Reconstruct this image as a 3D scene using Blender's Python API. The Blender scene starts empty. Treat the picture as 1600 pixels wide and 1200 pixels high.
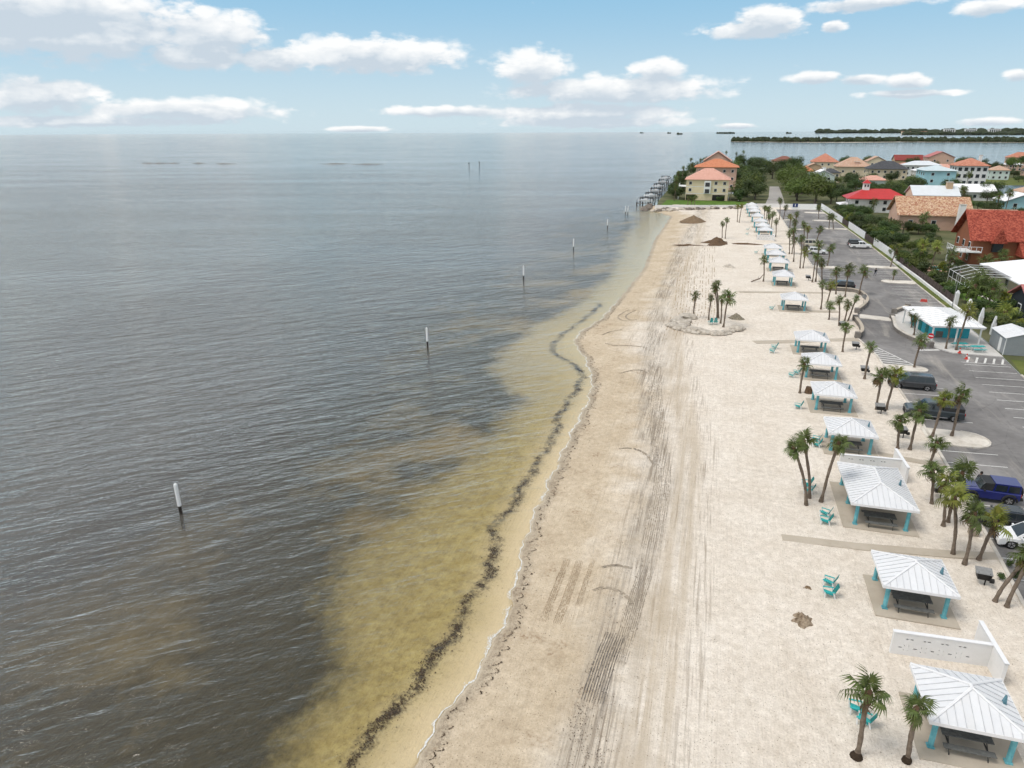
import bpy, bmesh, math, random
import numpy as np
from mathutils import Vector, Matrix, noise as mnoise
R = math.radians
random.seed(7)
scn = bpy.context.scene
C = scn.collection

# ---------------------------------------------------------------- camera (a drone 30 m above the beach)
cam = bpy.data.cameras.new('camera'); cam_o = bpy.data.objects.new('camera', cam); C.objects.link(cam_o)
cam.sensor_width = 36.0; cam.lens = 36.0*1067/1600
cam.clip_start = 0.5; cam.clip_end = 120000
PITCH, YAW, ROLL = math.atan(394.5/1067), R(16.25), R(0.25)
cam_o.matrix_world = Matrix.Translation((0, 0, 30)) @ Matrix.Rotation(YAW, 4, 'Z') @ Matrix.Rotation(R(90)-PITCH, 4, 'X') @ Matrix.Rotation(-ROLL, 4, 'Z')
scn.camera = cam_o

# ---------------------------------------------------------------- exposure
vs = scn.view_settings
vs.view_transform = 'Standard'; vs.look = 'None'; vs.gamma = 1.0; vs.use_curve_mapping = False
vs.exposure = 0.56
scn.cycles.max_bounces = 4; scn.cycles.diffuse_bounces = 2; scn.cycles.glossy_bounces = 2; scn.cycles.transparent_max_bounces = 12
scn.cycles.use_denoising = True; scn.cycles.use_adaptive_sampling = True; scn.cycles.adaptive_threshold = 0.03
scn.cycles.sample_clamp_indirect = 4.0

# ---------------------------------------------------------------- sky with fair-weather cloud
SUN_EL, SUN_AZ = R(60), R(-125)          # azimuth measured from +Y towards +X
W = bpy.data.worlds.new('World'); scn.world = W; W.use_nodes = True
W.cycles.sampling_method = 'MANUAL'; W.cycles.sample_map_resolution = 256
nt = W.node_tree; nt.nodes.clear()
def wn(t, **k):
    n = nt.nodes.new(t)
    for a, b in k.items(): setattr(n, a, b)
    return n
def setv(n, i, v):
    if isinstance(v, bpy.types.NodeSocket): n.id_data.links.new(v, n.inputs[i])
    else: n.inputs[i].default_value = v
def mth(tree, op, a, b=0.0, c=0.0, clamp=False):
    n = tree.nodes.new('ShaderNodeMath'); n.operation = op; n.use_clamp = clamp
    setv(n, 0, a); setv(n, 1, b); setv(n, 2, c)
    return n.outputs[0]
def w_(op, a, b=0.0, c=0.0, clamp=False): return mth(nt, op, a, b, c, clamp)
sky = wn('ShaderNodeTexSky', sky_type='NISHITA', sun_disc=False)
sky.sun_elevation = SUN_EL; sky.sun_rotation = SUN_AZ; sky.altitude = 0
sky.air_density = 1.0; sky.dust_density = 0.15; sky.ozone_density = 1.3
tc = wn('ShaderNodeTexCoord'); sx = wn('ShaderNodeSeparateXYZ'); nt.links.new(tc.outputs['Generated'], sx.inputs[0])
az = w_('ARCTAN2', sx.outputs[0], sx.outputs[1]); el = w_('ARCSINE', sx.outputs[2])
# domain: clouds are wider than tall, and shrink towards the horizon
def noise_w(sa, se, det, rough, off=0.0):
    cv = wn('ShaderNodeCombineXYZ'); setv(cv, 0, w_('MULTIPLY', az, sa)); setv(cv, 1, w_('MULTIPLY', el, se)); cv.inputs[2].default_value = off
    n = wn('ShaderNodeTexNoise'); n.inputs['Scale'].default_value = 1.0; n.inputs['Detail'].default_value = det; n.inputs['Roughness'].default_value = rough
    nt.links.new(cv.outputs[0], n.inputs['Vector']); return n.outputs['Fac']
nb = noise_w(16, 42, 6, 0.62); nf = noise_w(60, 110, 5, 0.6, 4.0)
cvv = wn('ShaderNodeCombineXYZ'); setv(cvv, 0, w_('MULTIPLY', az, 34.0)); setv(cvv, 1, w_('MULTIPLY', el, 60.0)); setv(cvv, 2, w_('MULTIPLY', nb, 3.0))
vor = wn('ShaderNodeTexVoronoi'); vor.inputs['Scale'].default_value = 1.0; nt.links.new(cvv.outputs[0], vor.inputs['Vector'])      # cauliflower heads
edge = w_('ADD', w_('ADD', w_('MULTIPLY', w_('SUBTRACT', nb, 0.5), 2.0), w_('MULTIPLY', w_('SUBTRACT', nf, 0.5), 1.0)), w_('MULTIPLY', w_('SUBTRACT', 0.45, vor.outputs['Distance']), 0.75))
CLOUDS = [  # centre direction, half width, half height (radians), strength
 ((-0.8185, 0.1101), .24, .040, 1.0), ((-0.6539, 0.1136), .085, .036, 1.1), ((-0.8316, 0.1342), .20, .030, 1.0), ((-0.6902, 0.0872), .07, .020, .8),
 ((-0.4621, 0.0940), .155, .027, 1.1), ((-0.8510, 0.0401), .085, .023, 1.0), ((-0.6997, 0.0266), .150, .017, .9),
 ((-0.2545, 0.0793), .062, .030, 1.0), ((-0.0879, 0.0757), .044, .016, 1.0), ((-0.1449, 0.0518), .185, .022, .9), ((-0.1865, 0.0236), .17, .016, .7), ((-0.3688, 0.0260), .12, .009, .7),
 ((0.0267, 0.1177), .080, .014, 1.1), ((0.1161, 0.1169), .018, .008, .9), ((0.1494, 0.1389), .085, .010, 1.0), ((0.2722, 0.1253), .040, .010, .9),
 ((0.1048, 0.0606), .040, .009, 1.0), ((0.1554, 0.0576), .036, .008, 1.0), ((0.2072, 0.0538), .034, .011, 1.0), ((0.2095, 0.0405), .065, .006, .7),
 ((0.3140, 0.0558), .016, .008, 1.0), ((0.0157, 0.0055), .035, .005, .9), ((0.2956, 0.0084), .042, .006, .9), ((-0.4898, 0.0037), .05, .005, .8), ((-0.1688, 0.0122), .16, .010, .8), ((-0.7991, 0.0131), .20, .008, .8), ((0.0405, 0.1283), .05, .02, .8), ((-0.5864, 0.0873), .06, .02, .8)]
acc = None; above = None
cvd = wn('ShaderNodeCombineXYZ'); setv(cvd, 0, az); setv(cvd, 1, el)
for (ca, ce), hw, hh, st in CLOUDS:
    for k in (0, 1):
        mp = wn('ShaderNodeMapping'); nt.links.new(cvd.outputs[0], mp.inputs[0])
        up_ = hh*.75 if k else 0.0
        mp.inputs[1].default_value = (-ca/(hw*1.25), (-ce+up_)/(hh*1.25), 0); mp.inputs[3].default_value = (1/(hw*1.25), 1/(hh*1.25), 1)
        gr = wn('ShaderNodeTexGradient', gradient_type='SPHERICAL'); nt.links.new(mp.outputs[0], gr.inputs[0])
        if k: above = gr.outputs[1] if above is None else w_('MAXIMUM', above, gr.outputs[1])
        else: acc = gr.outputs[1] if acc is None else w_('MAXIMUM', acc, gr.outputs[1])
# overhead and to the sides the same cloud closes up: the light on the beach is that of a mostly covered sky
gen = w_('MULTIPLY', w_('SUBTRACT', noise_w(3.2, 6.0, 4, 0.55, 9.0), 0.30), 2.6)
up = wn('ShaderNodeMapRange'); setv(up, 0, el); up.inputs[1].default_value = 0.23; up.inputs[2].default_value = 0.40
side = wn('ShaderNodeMapRange'); setv(side, 0, w_('ABSOLUTE', w_('ADD', az, YAW))); side.inputs[1].default_value = 0.72; side.inputs[2].default_value = 0.95
acc = w_('MAXIMUM', acc, w_('MULTIPLY', gen, w_('MAXIMUM', up.outputs[0], side.outputs[0])))
dens = wn('ShaderNodeMapRange'); dens.interpolation_type = 'SMOOTHSTEP'; setv(dens, 0, w_('ADD', acc, w_('MULTIPLY', edge, 0.42))); dens.inputs[1].default_value = 0.20; dens.inputs[2].default_value = 0.54
lit = wn('ShaderNodeMapRange'); setv(lit, 0, w_('SUBTRACT', w_('MULTIPLY', edge, 0.5), above)); lit.inputs[1].default_value = -0.72; lit.inputs[2].default_value = -0.10
ccol = wn('ShaderNodeMix', data_type='RGBA'); setv(ccol, 0, lit.outputs[0]); ccol.inputs[6].default_value = (4.8, 5.45, 6.1, 1); ccol.inputs[7].default_value = (8.2, 8.2, 8.15, 1)
mixc = wn('ShaderNodeMix', data_type='RGBA'); setv(mixc, 0, w_('MULTIPLY', dens.outputs[0], 0.94)); nt.links.new(sky.outputs[0], mixc.inputs[6]); nt.links.new(ccol.outputs[2], mixc.inputs[7])
hz = wn('ShaderNodeMapRange'); hz.interpolation_type = 'SMOOTHSTEP'; setv(hz, 0, el); hz.inputs[1].default_value = 0.0; hz.inputs[2].default_value = 0.19      # sea haze pales the sky towards the horizon
hcol = wn('ShaderNodeMix', data_type='RGBA'); setv(hcol, 0, hz.outputs[0]); hcol.inputs[6].default_value = (4.7, 5.95, 6.7, 1); hcol.inputs[7].default_value = (2.35, 4.5, 6.3, 1)
veil = wn('ShaderNodeMapRange'); veil.interpolation_type = 'SMOOTHSTEP'; setv(veil, 0, el); veil.inputs[1].default_value = 0.7; veil.inputs[2].default_value = 0.2; veil.inputs[4].default_value = 0.92
skyv = wn('ShaderNodeMix', data_type='RGBA'); setv(skyv, 0, veil.outputs[0]); nt.links.new(sky.outputs[0], skyv.inputs[6]); nt.links.new(hcol.outputs[2], skyv.inputs[7]); nt.links.new(skyv.outputs[2], mixc.inputs[6])
bg = wn('ShaderNodeBackground'); bg.inputs[1].default_value = 0.085
nt.links.new(mixc.outputs[2], bg.inputs[0]); wo = wn('ShaderNodeOutputWorld'); nt.links.new(bg.outputs[0], wo.inputs[0])

# ---------------------------------------------------------------- sun, softened by thin cloud
sl = bpy.data.lights.new('sun', 'SUN'); sl.energy = 1.5; sl.angle = R(22); sl.color = (1.0, 0.95, 0.88)
so = bpy.data.objects.new('sun', sl); C.objects.link(so)
sd = Vector((math.sin(SUN_AZ)*math.cos(SUN_EL), math.cos(SUN_AZ)*math.cos(SUN_EL), math.sin(SUN_EL)))
so.rotation_euler = sd.to_track_quat('Z', 'Y').to_euler(); so.location = (0, 0, 90)

# ================================================================ helpers
class MB:
    """collects faces; build() links them as one mesh object"""
    def __init__(s): s.v, s.f, s.m = [], [], []
    def face(s, pts, mi=0):
        k = len(s.v); s.v += [tuple(p) for p in pts]; s.f.append(tuple(range(k, k+len(pts)))); s.m.append(mi)
    def hexa(s, p, mi=0):          # 8 points: bottom 4 ccw, top 4 ccw
        k = len(s.v); s.v += [tuple(q) for q in p]
        for f in ((3,2,1,0),(4,5,6,7),(0,1,5,4),(1,2,6,5),(2,3,7,6),(3,0,4,7)): s.f.append(tuple(k+i for i in f)); s.m.append(mi)
        return s
    def box(s, x0, x1, y0, y1, z0, z1, mi=0):
        return s.hexa([(x0,y0,z0),(x1,y0,z0),(x1,y1,z0),(x0,y1,z0),(x0,y0,z1),(x1,y0,z1),(x1,y1,z1),(x0,y1,z1)], mi)
    def obox(s, c, size, rot=(0,0,0), mi=0):
        m = Matrix.Translation(c) @ (Matrix.Rotation(rot[2],4,'Z') @ Matrix.Rotation(rot[1],4,'Y') @ Matrix.Rotation(rot[0],4,'X'))
        a, b, d = size[0]/2, size[1]/2, size[2]/2
        return s.hexa([m @ Vector(q) for q in ((-a,-b,-d),(a,-b,-d),(a,b,-d),(-a,b,-d),(-a,-b,d),(a,-b,d),(a,b,d),(-a,b,d))], mi)
    def tube(s, path, rad, n=8, mi=0, cap=True):
        path = [Vector(p) for p in path]; k0 = len(s.v)
        if not hasattr(rad, '__len__'): rad = [rad]*len(path)
        for i, p in enumerate(path):
            t = (path[min(i+1, len(path)-1)]-path[max(i-1, 0)]).normalized()
            a = t.orthogonal().normalized() if abs(t.z) < .9 else Vector((1,0,0)).cross(t).normalized()
            b = t.cross(a)
            for j in range(n):
                w = 2*math.pi*j/n; s.v.append(tuple(p+rad[i]*(math.cos(w)*a+math.sin(w)*b)))
        for i in range(len(path)-1):
            for j in range(n):
                q = k0+i*n; s.f.append((q+j, q+(j+1)%n, q+n+(j+1)%n, q+n+j)); s.m.append(mi)
        if cap:
            s.f.append(tuple(k0+j for j in range(n))[::-1]); s.m.append(mi)
            e = k0+(len(path)-1)*n; s.f.append(tuple(e+j for j in range(n))); s.m.append(mi)
        return s
    def prism(s, pts, z0, z1, mi=0):
        n = len(pts); k = len(s.v)
        ar = sum(pts[i][0]*pts[(i+1)%n][1]-pts[(i+1)%n][0]*pts[i][1] for i in range(n))
        if ar < 0: pts = pts[::-1]
        s.v += [(p[0],p[1],z0) for p in pts]+[(p[0],p[1],z1) for p in pts]
        s.f.append(tuple(k+i for i in range(n))[::-1]); s.m.append(mi); s.f.append(tuple(k+n+i for i in range(n))); s.m.append(mi)
        for i in range(n): s.f.append((k+i, k+(i+1)%n, k+n+(i+1)%n, k+n+i)); s.m.append(mi)
        return s
    def mesh(s, name, mats, smooth=False):
        me = bpy.data.meshes.new(name); me.from_pydata(s.v, [], s.f)
        for m in (mats if isinstance(mats, (list, tuple)) else [mats]): me.materials.append(m)
        me.polygons.foreach_set('material_index', s.m)
        if smooth: me.polygons.foreach_set('use_smooth', [True]*len(s.f))
        me.update(); return me
    def build(s, name, mats, parent=None, loc=None, smooth=False):
        o = bpy.data.objects.new(name, s.mesh(name, mats, smooth)); C.objects.link(o)
        if parent: o.parent = parent
        if loc: o.location = loc
        return o
def put(name, me, parent=None, loc=(0,0,0), rz=0.0, scale=None):
    o = bpy.data.objects.new(name, me); C.objects.link(o); o.location = loc; o.rotation_euler = (0,0,rz)
    if parent: o.parent = parent
    if scale: o.scale = scale if hasattr(scale, '__len__') else (scale,)*3
    return o
def thing(name, label, cat, loc=(0,0,0), rz=0.0, group=None):
    o = bpy.data.objects.new(name, None); C.objects.link(o); o.empty_display_size = .3
    o.location = loc; o.rotation_euler = (0,0,rz); tag(o, label, cat, group); return o
def tag(o, label=None, cat=None, group=None, kind=None):
    if label: o['label'] = label
    if cat: o['category'] = cat
    if group: o['group'] = group
    if kind: o['kind'] = kind
    return o
def copy_tree(o, parent=None):
    c = o.copy(); C.objects.link(c)
    if parent: c.parent = parent
    for ch in list(o.children): copy_tree(ch, c)
    return c
def dup(o, loc, rz=0.0, label=None, group=None, scale=None):
    c = copy_tree(o); c.location = loc; c.rotation_euler = (0,0,rz)
    if label: c['label'] = label
    if group: c['group'] = group
    if scale: c.scale = scale if hasattr(scale, '__len__') else (scale,)*3
    return c
ORD = ['nearest','second nearest','third nearest']+['%dth nearest' % i for i in range(4, 21)]+['21st nearest','22nd nearest','23rd nearest']+['%dth nearest' % i for i in range(24, 31)]+['31st nearest','32nd nearest','33rd nearest']+['%d%s nearest' % (i, 'th' if i % 100 in (11, 12, 13) else {1: 'st', 2: 'nd', 3: 'rd'}.get(i % 10, 'th')) for i in range(34, 140)]
def ordl(k): return ORD[k].replace(' nearest', '').replace('nearest', 'first') + ' from the left'
# ---- procedural materials
def newmat(name):
    m = bpy.data.materials.new(name); m.use_nodes = True; m.node_tree.nodes.clear(); return m, m.node_tree
def nd(t, typ, **k):
    n = t.nodes.new(typ)
    for a, b in k.items(): setattr(n, a, b)
    return n
def mixrgb(t, fac, a, b, blend='MIX'):
    n = nd(t, 'ShaderNodeMix', data_type='RGBA', blend_type=blend)
    setv(n, 0, fac)
    for i, v in ((6, a), (7, b)):
        if isinstance(v, bpy.types.NodeSocket): t.links.new(v, n.inputs[i])
        else: n.inputs[i].default_value = (*v[:3], 1)
    return n.outputs[2]
def tnoise(t, vec, scale, det=4, rough=.55, dist=0.0):
    n = nd(t, 'ShaderNodeTexNoise'); n.inputs['Scale'].default_value = scale; n.inputs['Detail'].default_value = det
    n.inputs['Roughness'].default_value = rough; n.inputs['Distortion'].default_value = dist
    if vec is not None: t.links.new(vec, n.inputs['Vector'])
    return n.outputs['Fac']
def mapr(t, v, a, b, c=0.0, d=1.0, smooth=False):
    n = nd(t, 'ShaderNodeMapRange'); setv(n, 0, v)
    if smooth: n.interpolation_type = 'SMOOTHSTEP'
    for i, q in zip((1,2,3,4), (a,b,c,d)): n.inputs[i].default_value = q
    return n.outputs[0]
def mapping(t, vec, scale=(1,1,1), rot=(0,0,0), loc=(0,0,0)):
    n = nd(t, 'ShaderNodeMapping'); t.links.new(vec, n.inputs[0]); n.inputs[1].default_value = loc; n.inputs[2].default_value = rot; n.inputs[3].default_value = scale
    return n.outputs[0]
def rotmap(t, vec, ang, scale): return mapping(t, mapping(t, vec, (1,1,1), (0,0,R(ang))), scale)      # rotate, then stretch
def bumpn(t, h, strength=.5, dist=.02, normal=None):
    n = nd(t, 'ShaderNodeBump'); n.inputs['Strength'].default_value = strength; n.inputs['Distance'].default_value = dist; t.links.new(h, n.inputs['Height'])
    if normal is not None: t.links.new(normal, n.inputs['Normal'])
    return n.outputs[0]
def attr(t, name):
    n = nd(t, 'ShaderNodeAttribute'); n.attribute_name = name; return n
def princ(t, col, rough=.8, metal=0.0, spec=.3, normal=None):
    p = nd(t, 'ShaderNodeBsdfPrincipled'); setv(p, 'Roughness', rough); setv(p, 'Metallic', metal); p.inputs['Specular IOR Level'].default_value = spec
    if isinstance(col, bpy.types.NodeSocket): t.links.new(col, p.inputs['Base Color'])
    else: p.inputs['Base Color'].default_value = (*col[:3], 1)
    if normal is not None: t.links.new(normal, p.inputs['Normal'])
    o = nd(t, 'ShaderNodeOutputMaterial'); t.links.new(p.outputs[0], o.inputs[0]); return p
def M(name, col, rough=.7, var=.12, scale=2.0, bump=0.0, bscale=25.0, metal=0.0, spec=.3, col2=None, rnd=0.0):
    m, t = newmat(name); c = nd(t, 'ShaderNodeTexCoord').outputs['Object']
    f = mapr(t, tnoise(t, c, scale, 5, .6), .3, .7)
    a = tuple(max(0, x*(1-var)) for x in col); b = col2 if col2 else tuple(min(1, x*(1+var)) for x in col)
    cc = mixrgb(t, f, a, b)
    if rnd:
        oi = nd(t, 'ShaderNodeObjectInfo'); hs = nd(t, 'ShaderNodeHueSaturation'); t.links.new(cc, hs.inputs['Color'])
        setv(hs, 'Value', mapr(t, oi.outputs['Random'], 0, 1, 1-rnd, 1+rnd)); setv(hs, 'Hue', mapr(t, oi.outputs['Random'], 0, 1, .5-rnd*.05, .5+rnd*.05)); cc = hs.outputs[0]
    nrm = bumpn(t, tnoise(t, c, bscale, 4, .6), bump, .03) if bump else None
    princ(t, cc, rough, metal, spec, nrm); return m

# ================================================================ the setting: sea, beach, parking lot, ground
WL = -0.7                                                # water level; the beach top is z = 0
def curve_x(pts):
    p = sorted([(b, a) for a, b in pts]); ys = [q[0] for q in p]; xs = [q[1] for q in p]
    return lambda y: np.interp(y, ys, xs)
SHORE = [(-11.6, 10.0), (-12.47, 23.61), (-11.90, 27.61), (-11.06, 32.00), (-10.98, 37.42), (-11.77, 42.24), (-12.37, 47.17), (-12.40, 52.64), (-12.67, 62.08), (-12.66, 70.68), (-12.66, 76.82), (-13.60, 84.94), (-15.98, 92.77), (-19.01, 99.48), (-19.39, 105.66), (-17.31, 115.45), (-16.49, 129.60), (-15.90, 144.93), (-15.18, 163.81), (-15.91, 187.19), (-16.84, 210.78), (-16.36, 249.88), (-16.45, 273.73), (-21, 284), (-27.5, 300), (-28, 330), (-30, 420), (-33, 560), (-31, 650), (-20, 720)]
WRACK = [(-15.5, 10.0), (-15.69, 22.78), (-15.32, 24.91), (-14.94, 27.32), (-14.40, 29.78), (-14.20, 32.40), (-13.96, 34.66), (-14.04, 38.15), (-13.62, 41.03), (-14.31, 44.35), (-15.37, 45.98), (-14.71, 49.30), (-14.73, 54.65), (-14.57, 60.23), (-14.34, 65.91), (-15.23, 71.18), (-14.85, 79.90), (-14.95, 84.85), (-16.11, 88.62), (-19.15, 92.21), (-21.99, 96.25), (-22.07, 103.37), (-20.45, 114.09), (-19.28, 123.96), (-19.96, 131.91)]
GRASSBED = [(-19, 10.0), (-18.94, 21.93), (-19.55, 24.69), (-19.14, 29.36), (-21.80, 32.89), (-24.11, 34.31), (-24.71, 38.03), (-24.25, 44.65), (-23.10, 53.13), (-21.09, 62.55), (-20.15, 75.26), (-24.90, 82.38), (-28.61, 86.90), (-29.07, 94.63), (-26.97, 112.69), (-22.47, 131.68), (-21.90, 163.11), (-25.62, 216.81), (-27.28, 268.51), (-40, 300), (-50, 700)]
TRACK = [(-3.4, 10.0), (-3.67, 25.51), (-4.21, 31.54), (-3.43, 41.96), (-3.01, 49.15), (-2.76, 58.42), (-4.44, 70.37), (-5.72, 82.62), (-7.09, 99.36), (-8.16, 123.63), (-7.99, 179.84), (-6, 260), (-6, 700)]
TRACK2 = [(-1.2, 10.0), (-0.89, 26.30), (-0.54, 32.59), (-0.33, 42.83), (-0.22, 52.01), (-0.12, 64.87), (-2.30, 83.57), (-4.31, 107.27), (-5.51, 141.13), (-3.99, 202.91), (-4, 260), (-4, 700)]
shore_x, wrack_x, grass_x, track_x, track2_x = map(curve_x, (SHORE, WRACK, GRASSBED, TRACK, TRACK2))
def sstep(a, b, x):
    t = np.clip((x-a)/(b-a), 0, 1); return t*t*(3-2*t)
def wob(y, s=0.0):                                        # small natural wobble of every line on the beach
    return .16*np.sin(y*1.1+s)+.09*np.sin(y*2.7+1+s*2)+.04*np.sin(y*6.1+s)
def ground_z(x, y):
    x = np.asarray(x, float); y = np.asarray(y, float)
    d = x-(shore_x(y)+wob(y))
    z = np.where(d > 0, WL+0.72*sstep(-1.5, 12, d)-0.72*sstep(-1.5, 12, 0*d), WL+d*0.062)
    z = np.where(d > 12, 0.0-0.72*float(sstep(-1.5, 12, np.array(0.0)))+0.02, z)
    z = np.maximum(z, -4.2)
    return z
Z0 = float(ground_z(15., 60.))                            # level of the dry beach
def grid_mesh(name, xs, ys, zf, attrs, mat, smooth=True):
    X, Y = np.meshgrid(xs, ys); nx, ny = len(xs), len(ys)
    Zz = zf(X, Y)
    me = bpy.data.meshes.new(name); n = nx*ny
    me.vertices.add(n); me.vertices.foreach_set('co', np.stack([X.ravel(), Y.ravel(), Zz.ravel()], 1).ravel().astype(np.float32))
    i = (np.arange(ny-1)[:, None]*nx+np.arange(nx-1)[None, :]).ravel()
    q = np.stack([i, i+1, i+nx+1, i+nx], 1).astype(np.int32)
    me.loops.add(q.size); me.loops.foreach_set('vertex_index', q.ravel()); me.polygons.add(len(q))
    me.polygons.foreach_set('loop_start', np.arange(0, q.size, 4, dtype=np.int32)); me.update(calc_edges=True)
    if smooth: me.polygons.foreach_set('use_smooth', [True]*len(q))
    for k, f in attrs.items():
        me.attributes.new(k, 'FLOAT', 'POINT').data.foreach_set('value', f(X, Y).ravel().astype(np.float32))
    me.materials.append(mat); o = bpy.data.objects.new(name, me); C.objects.link(o); return o
rng = np.random.default_rng(5)
_nt = rng.random((64, 64))
def vnoise(x, y):                                         # cheap tiling value noise
    xi, yi = np.floor(x).astype(int), np.floor(y).astype(int); fx, fy = x-xi, y-yi; fx = fx*fx*(3-2*fx); fy = fy*fy*(3-2*fy)
    g = lambda a, b: _nt[a % 64, b % 64]
    return (g(xi, yi)*(1-fx)+g(xi+1, yi)*fx)*(1-fy)+(g(xi, yi+1)*(1-fx)+g(xi+1, yi+1)*fx)*fy

# ---- sand (dry beach, swash and sea bed in one sheet)
m_sand, t = newmat('sand'); co = nd(t, 'ShaderNodeTexCoord').outputs['Object']
d = attr(t, 'shore_d').outputs['Fac']; wd = attr(t, 'wrack_d').outputs['Fac']; gd = attr(t, 'grass_d').outputs['Fac']; td = attr(t, 'track_d').outputs['Fac']; td2 = attr(t, 'track2_d').outputs['Fac']
n1 = tnoise(t, co, .22, 5, .6); n2 = tnoise(t, co, 1.7, 6, .65); n3 = tnoise(t, co, 9.0, 4, .6)
dry = mixrgb(t, mapr(t, n1, .3, .7), (.665, .598, .515), (.77, .715, .64))
low = mixrgb(t, mapr(t, n1, .3, .7), (.50, .41, .295), (.61, .52, .395))
sandc = mixrgb(t, mapr(t, mth(t, 'ADD', d, mth(t, 'MULTIPLY', mth(t, 'SUBTRACT', n1, .5), 9.0)), 4.0, 12.0, smooth=True), low, dry)
sandc = mixrgb(t, 1.0, sandc, mixrgb(t, mapr(t, n2, .25, .75), (.78, .755, .72), (1.11, 1.11, 1.11)), 'MULTIPLY')
sandc = mixrgb(t, 1.0, sandc, mixrgb(t, mapr(t, n3, .3, .7), (.86, .84, .82), (1.10, 1.10, 1.10)), 'MULTIPLY')
# raked and driven streaks along the beach
stv = mapping(t, co, (5.5, .16, 1)); st1 = tnoise(t, stv, 1.0, 4, .6); stv2 = mapping(t, co, (1.6, .05, 1), loc=(3, 1, 0)); st2 = tnoise(t, stv2, 1.0, 4, .6)
brk = tnoise(t, mapping(t, co, (.5, .13, 1)), 1.0, 4, .65)
def band(v, c0, hw): return mapr(t, mth(t, 'ABSOLUTE', mth(t, 'SUBTRACT', v, c0)), hw*.35, hw, 1, 0, True)
def mul(a, b): return mth(t, 'MULTIPLY', a, b)
def add(a, b): return mth(t, 'ADD', a, b)
st3 = tnoise(t, mapping(t, co, (13, .22, 1), loc=(1, 7, 0)), 1.0, 3, .6)
dark = mul(mul(band(td, 0.0, 2.2), mapr(t, add(mul(st1, .6), mul(st3, .4)), .45, .58)), mapr(t, brk, .36, .54))
lump = mul(mul(band(td, -.2, 2.0), mapr(t, tnoise(t, co, 2.6, 5, .7), .55, .66)), mapr(t, brk, .42, .62))
sandc = mixrgb(t, mul(dark, .78), sandc, (.17, .15, .13)); sandc = mixrgb(t, mul(lump, .7), sandc, (.12, .095, .07))
smud = mul(band(add(td, mul(mth(t, 'SUBTRACT', n1, .5), 5.0)), .8, 3.6), mapr(t, tnoise(t, mapping(t, co, (.55, .07, 1)), 1.0, 5, .65), .38, .62)); sandc = mixrgb(t, mul(smud, .5), sandc, (.40, .345, .275))
tan = mul(band(td2, 0.0, 1.7), mapr(t, st2, .36, .56)); sandc = mixrgb(t, mul(tan, .65), sandc, (.47, .39, .29))
tan2 = mul(band(td2, 1.9, 1.0), mapr(t, st1, .5, .62)); sandc = mixrgb(t, mul(tan2, .45), sandc, (.30, .25, .20))
wide = mul(mul(band(td, .5, 8.0), mapr(t, st1, .50, .64)), mapr(t, brk, .44, .58)); sandc = mixrgb(t, mul(wide, .50), sandc, (.30, .235, .165))
# seaweed specks and drifts
vo = nd(t, 'ShaderNodeTexVoronoi'); vo.inputs['Scale'].default_value = 2.3; t.links.new(mapping(t, co, (1, .75, 1)), vo.inputs['Vector'])
vr = nd(t, 'ShaderNodeSeparateColor'); t.links.new(vo.outputs['Color'], vr.inputs[0])
spk = mul(mapr(t, add(vo.outputs['Distance'], mul(n3, .12)), .10, .17, 1, 0), mapr(t, vr.outputs[0], .55, .62))
vo2 = nd(t, 'ShaderNodeTexVoronoi'); vo2.inputs['Scale'].default_value = 7.0; t.links.new(co, vo2.inputs['Vector'])
vr2 = nd(t, 'ShaderNodeSeparateColor'); t.links.new(vo2.outputs['Color'], vr2.inputs[0])
spk2 = mul(mapr(t, vo2.outputs['Distance'], .14, .24, 1, 0), mapr(t, add(vr2.outputs[0], mul(n1, .4)), .86, .92))
below = mapr(t, d, -.2, .2)
sandc = mixrgb(t, mul(mul(spk, .75), mapr(t, n1, .42, .55)), sandc, (.13, .095, .06)); sandc = mixrgb(t, mul(spk2, .75), sandc, (.19, .14, .09))
drift = mul(mul(mapr(t, tnoise(t, co, .33, 4, .65), .56, .68), mapr(t, tnoise(t, co, 4.5, 5, .75), .46, .60)), band(d, 3.0, 6.0))
sandc = mixrgb(t, mul(drift, .75), sandc, (.22, .135, .07))
swash = mul(mul(band(d, .6, .5), mapr(t, tnoise(t, co, 5.0, 5, .75), .50, .57)), below); sandc = mixrgb(t, mul(swash, .35), sandc, (.075, .05, .03))
scatter = mul(mapr(t, tnoise(t, co, 3.2, 6, .8), .60, .68), mapr(t, tnoise(t, co, .45, 3, .6), .45, .62)); sandc = mixrgb(t, mul(scatter, .6), sandc, (.25, .195, .14))
wet = mapr(t, d, .25, 1.2, .80, 1.0); wetc = nd(t, 'ShaderNodeCombineXYZ'); [setv(wetc, i, wet) for i in range(3)]
sandc = mixrgb(t, 1.0, sandc, wetc.outputs[0], 'MULTIPLY')
# sea bed: ochre algal sand, wrack line, dark sea-grass
bed = mixrgb(t, mapr(t, tnoise(t, co, .7, 7, .75), .36, .64), (.40, .33, .145), (.57, .495, .255))
bed = mixrgb(t, mapr(t, n2, .48, .66, 0, .7), bed, (.30, .245, .115))
bed = mixrgb(t, mapr(t, d, -4.2, -.6), bed, (.68, .60, .475))
syy = nd(t, 'ShaderNodeSeparateXYZ'); t.links.new(co, syy.inputs[0])
bed = mixrgb(t, mapr(t, syy.outputs[1], 62, 98, 0, .85), bed, (.60, .53, .37))
ge = add(gd, mul(mth(t, 'SUBTRACT', tnoise(t, co, .16, 6, .65), .5), 7.0))
ge = add(ge, mul(mth(t, 'SUBTRACT', tnoise(t, co, .9, 5, .7), .5), 4.5))
gb = mapr(t, ge, -2.6, 1.8, 1, 0, True)
holes = mapr(t, tnoise(t, co, .06, 5, .62), .48, .62)
gcol = mixrgb(t, mapr(t, n2, .3, .7), (.030, .029, .022), (.062, .056, .036))
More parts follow.
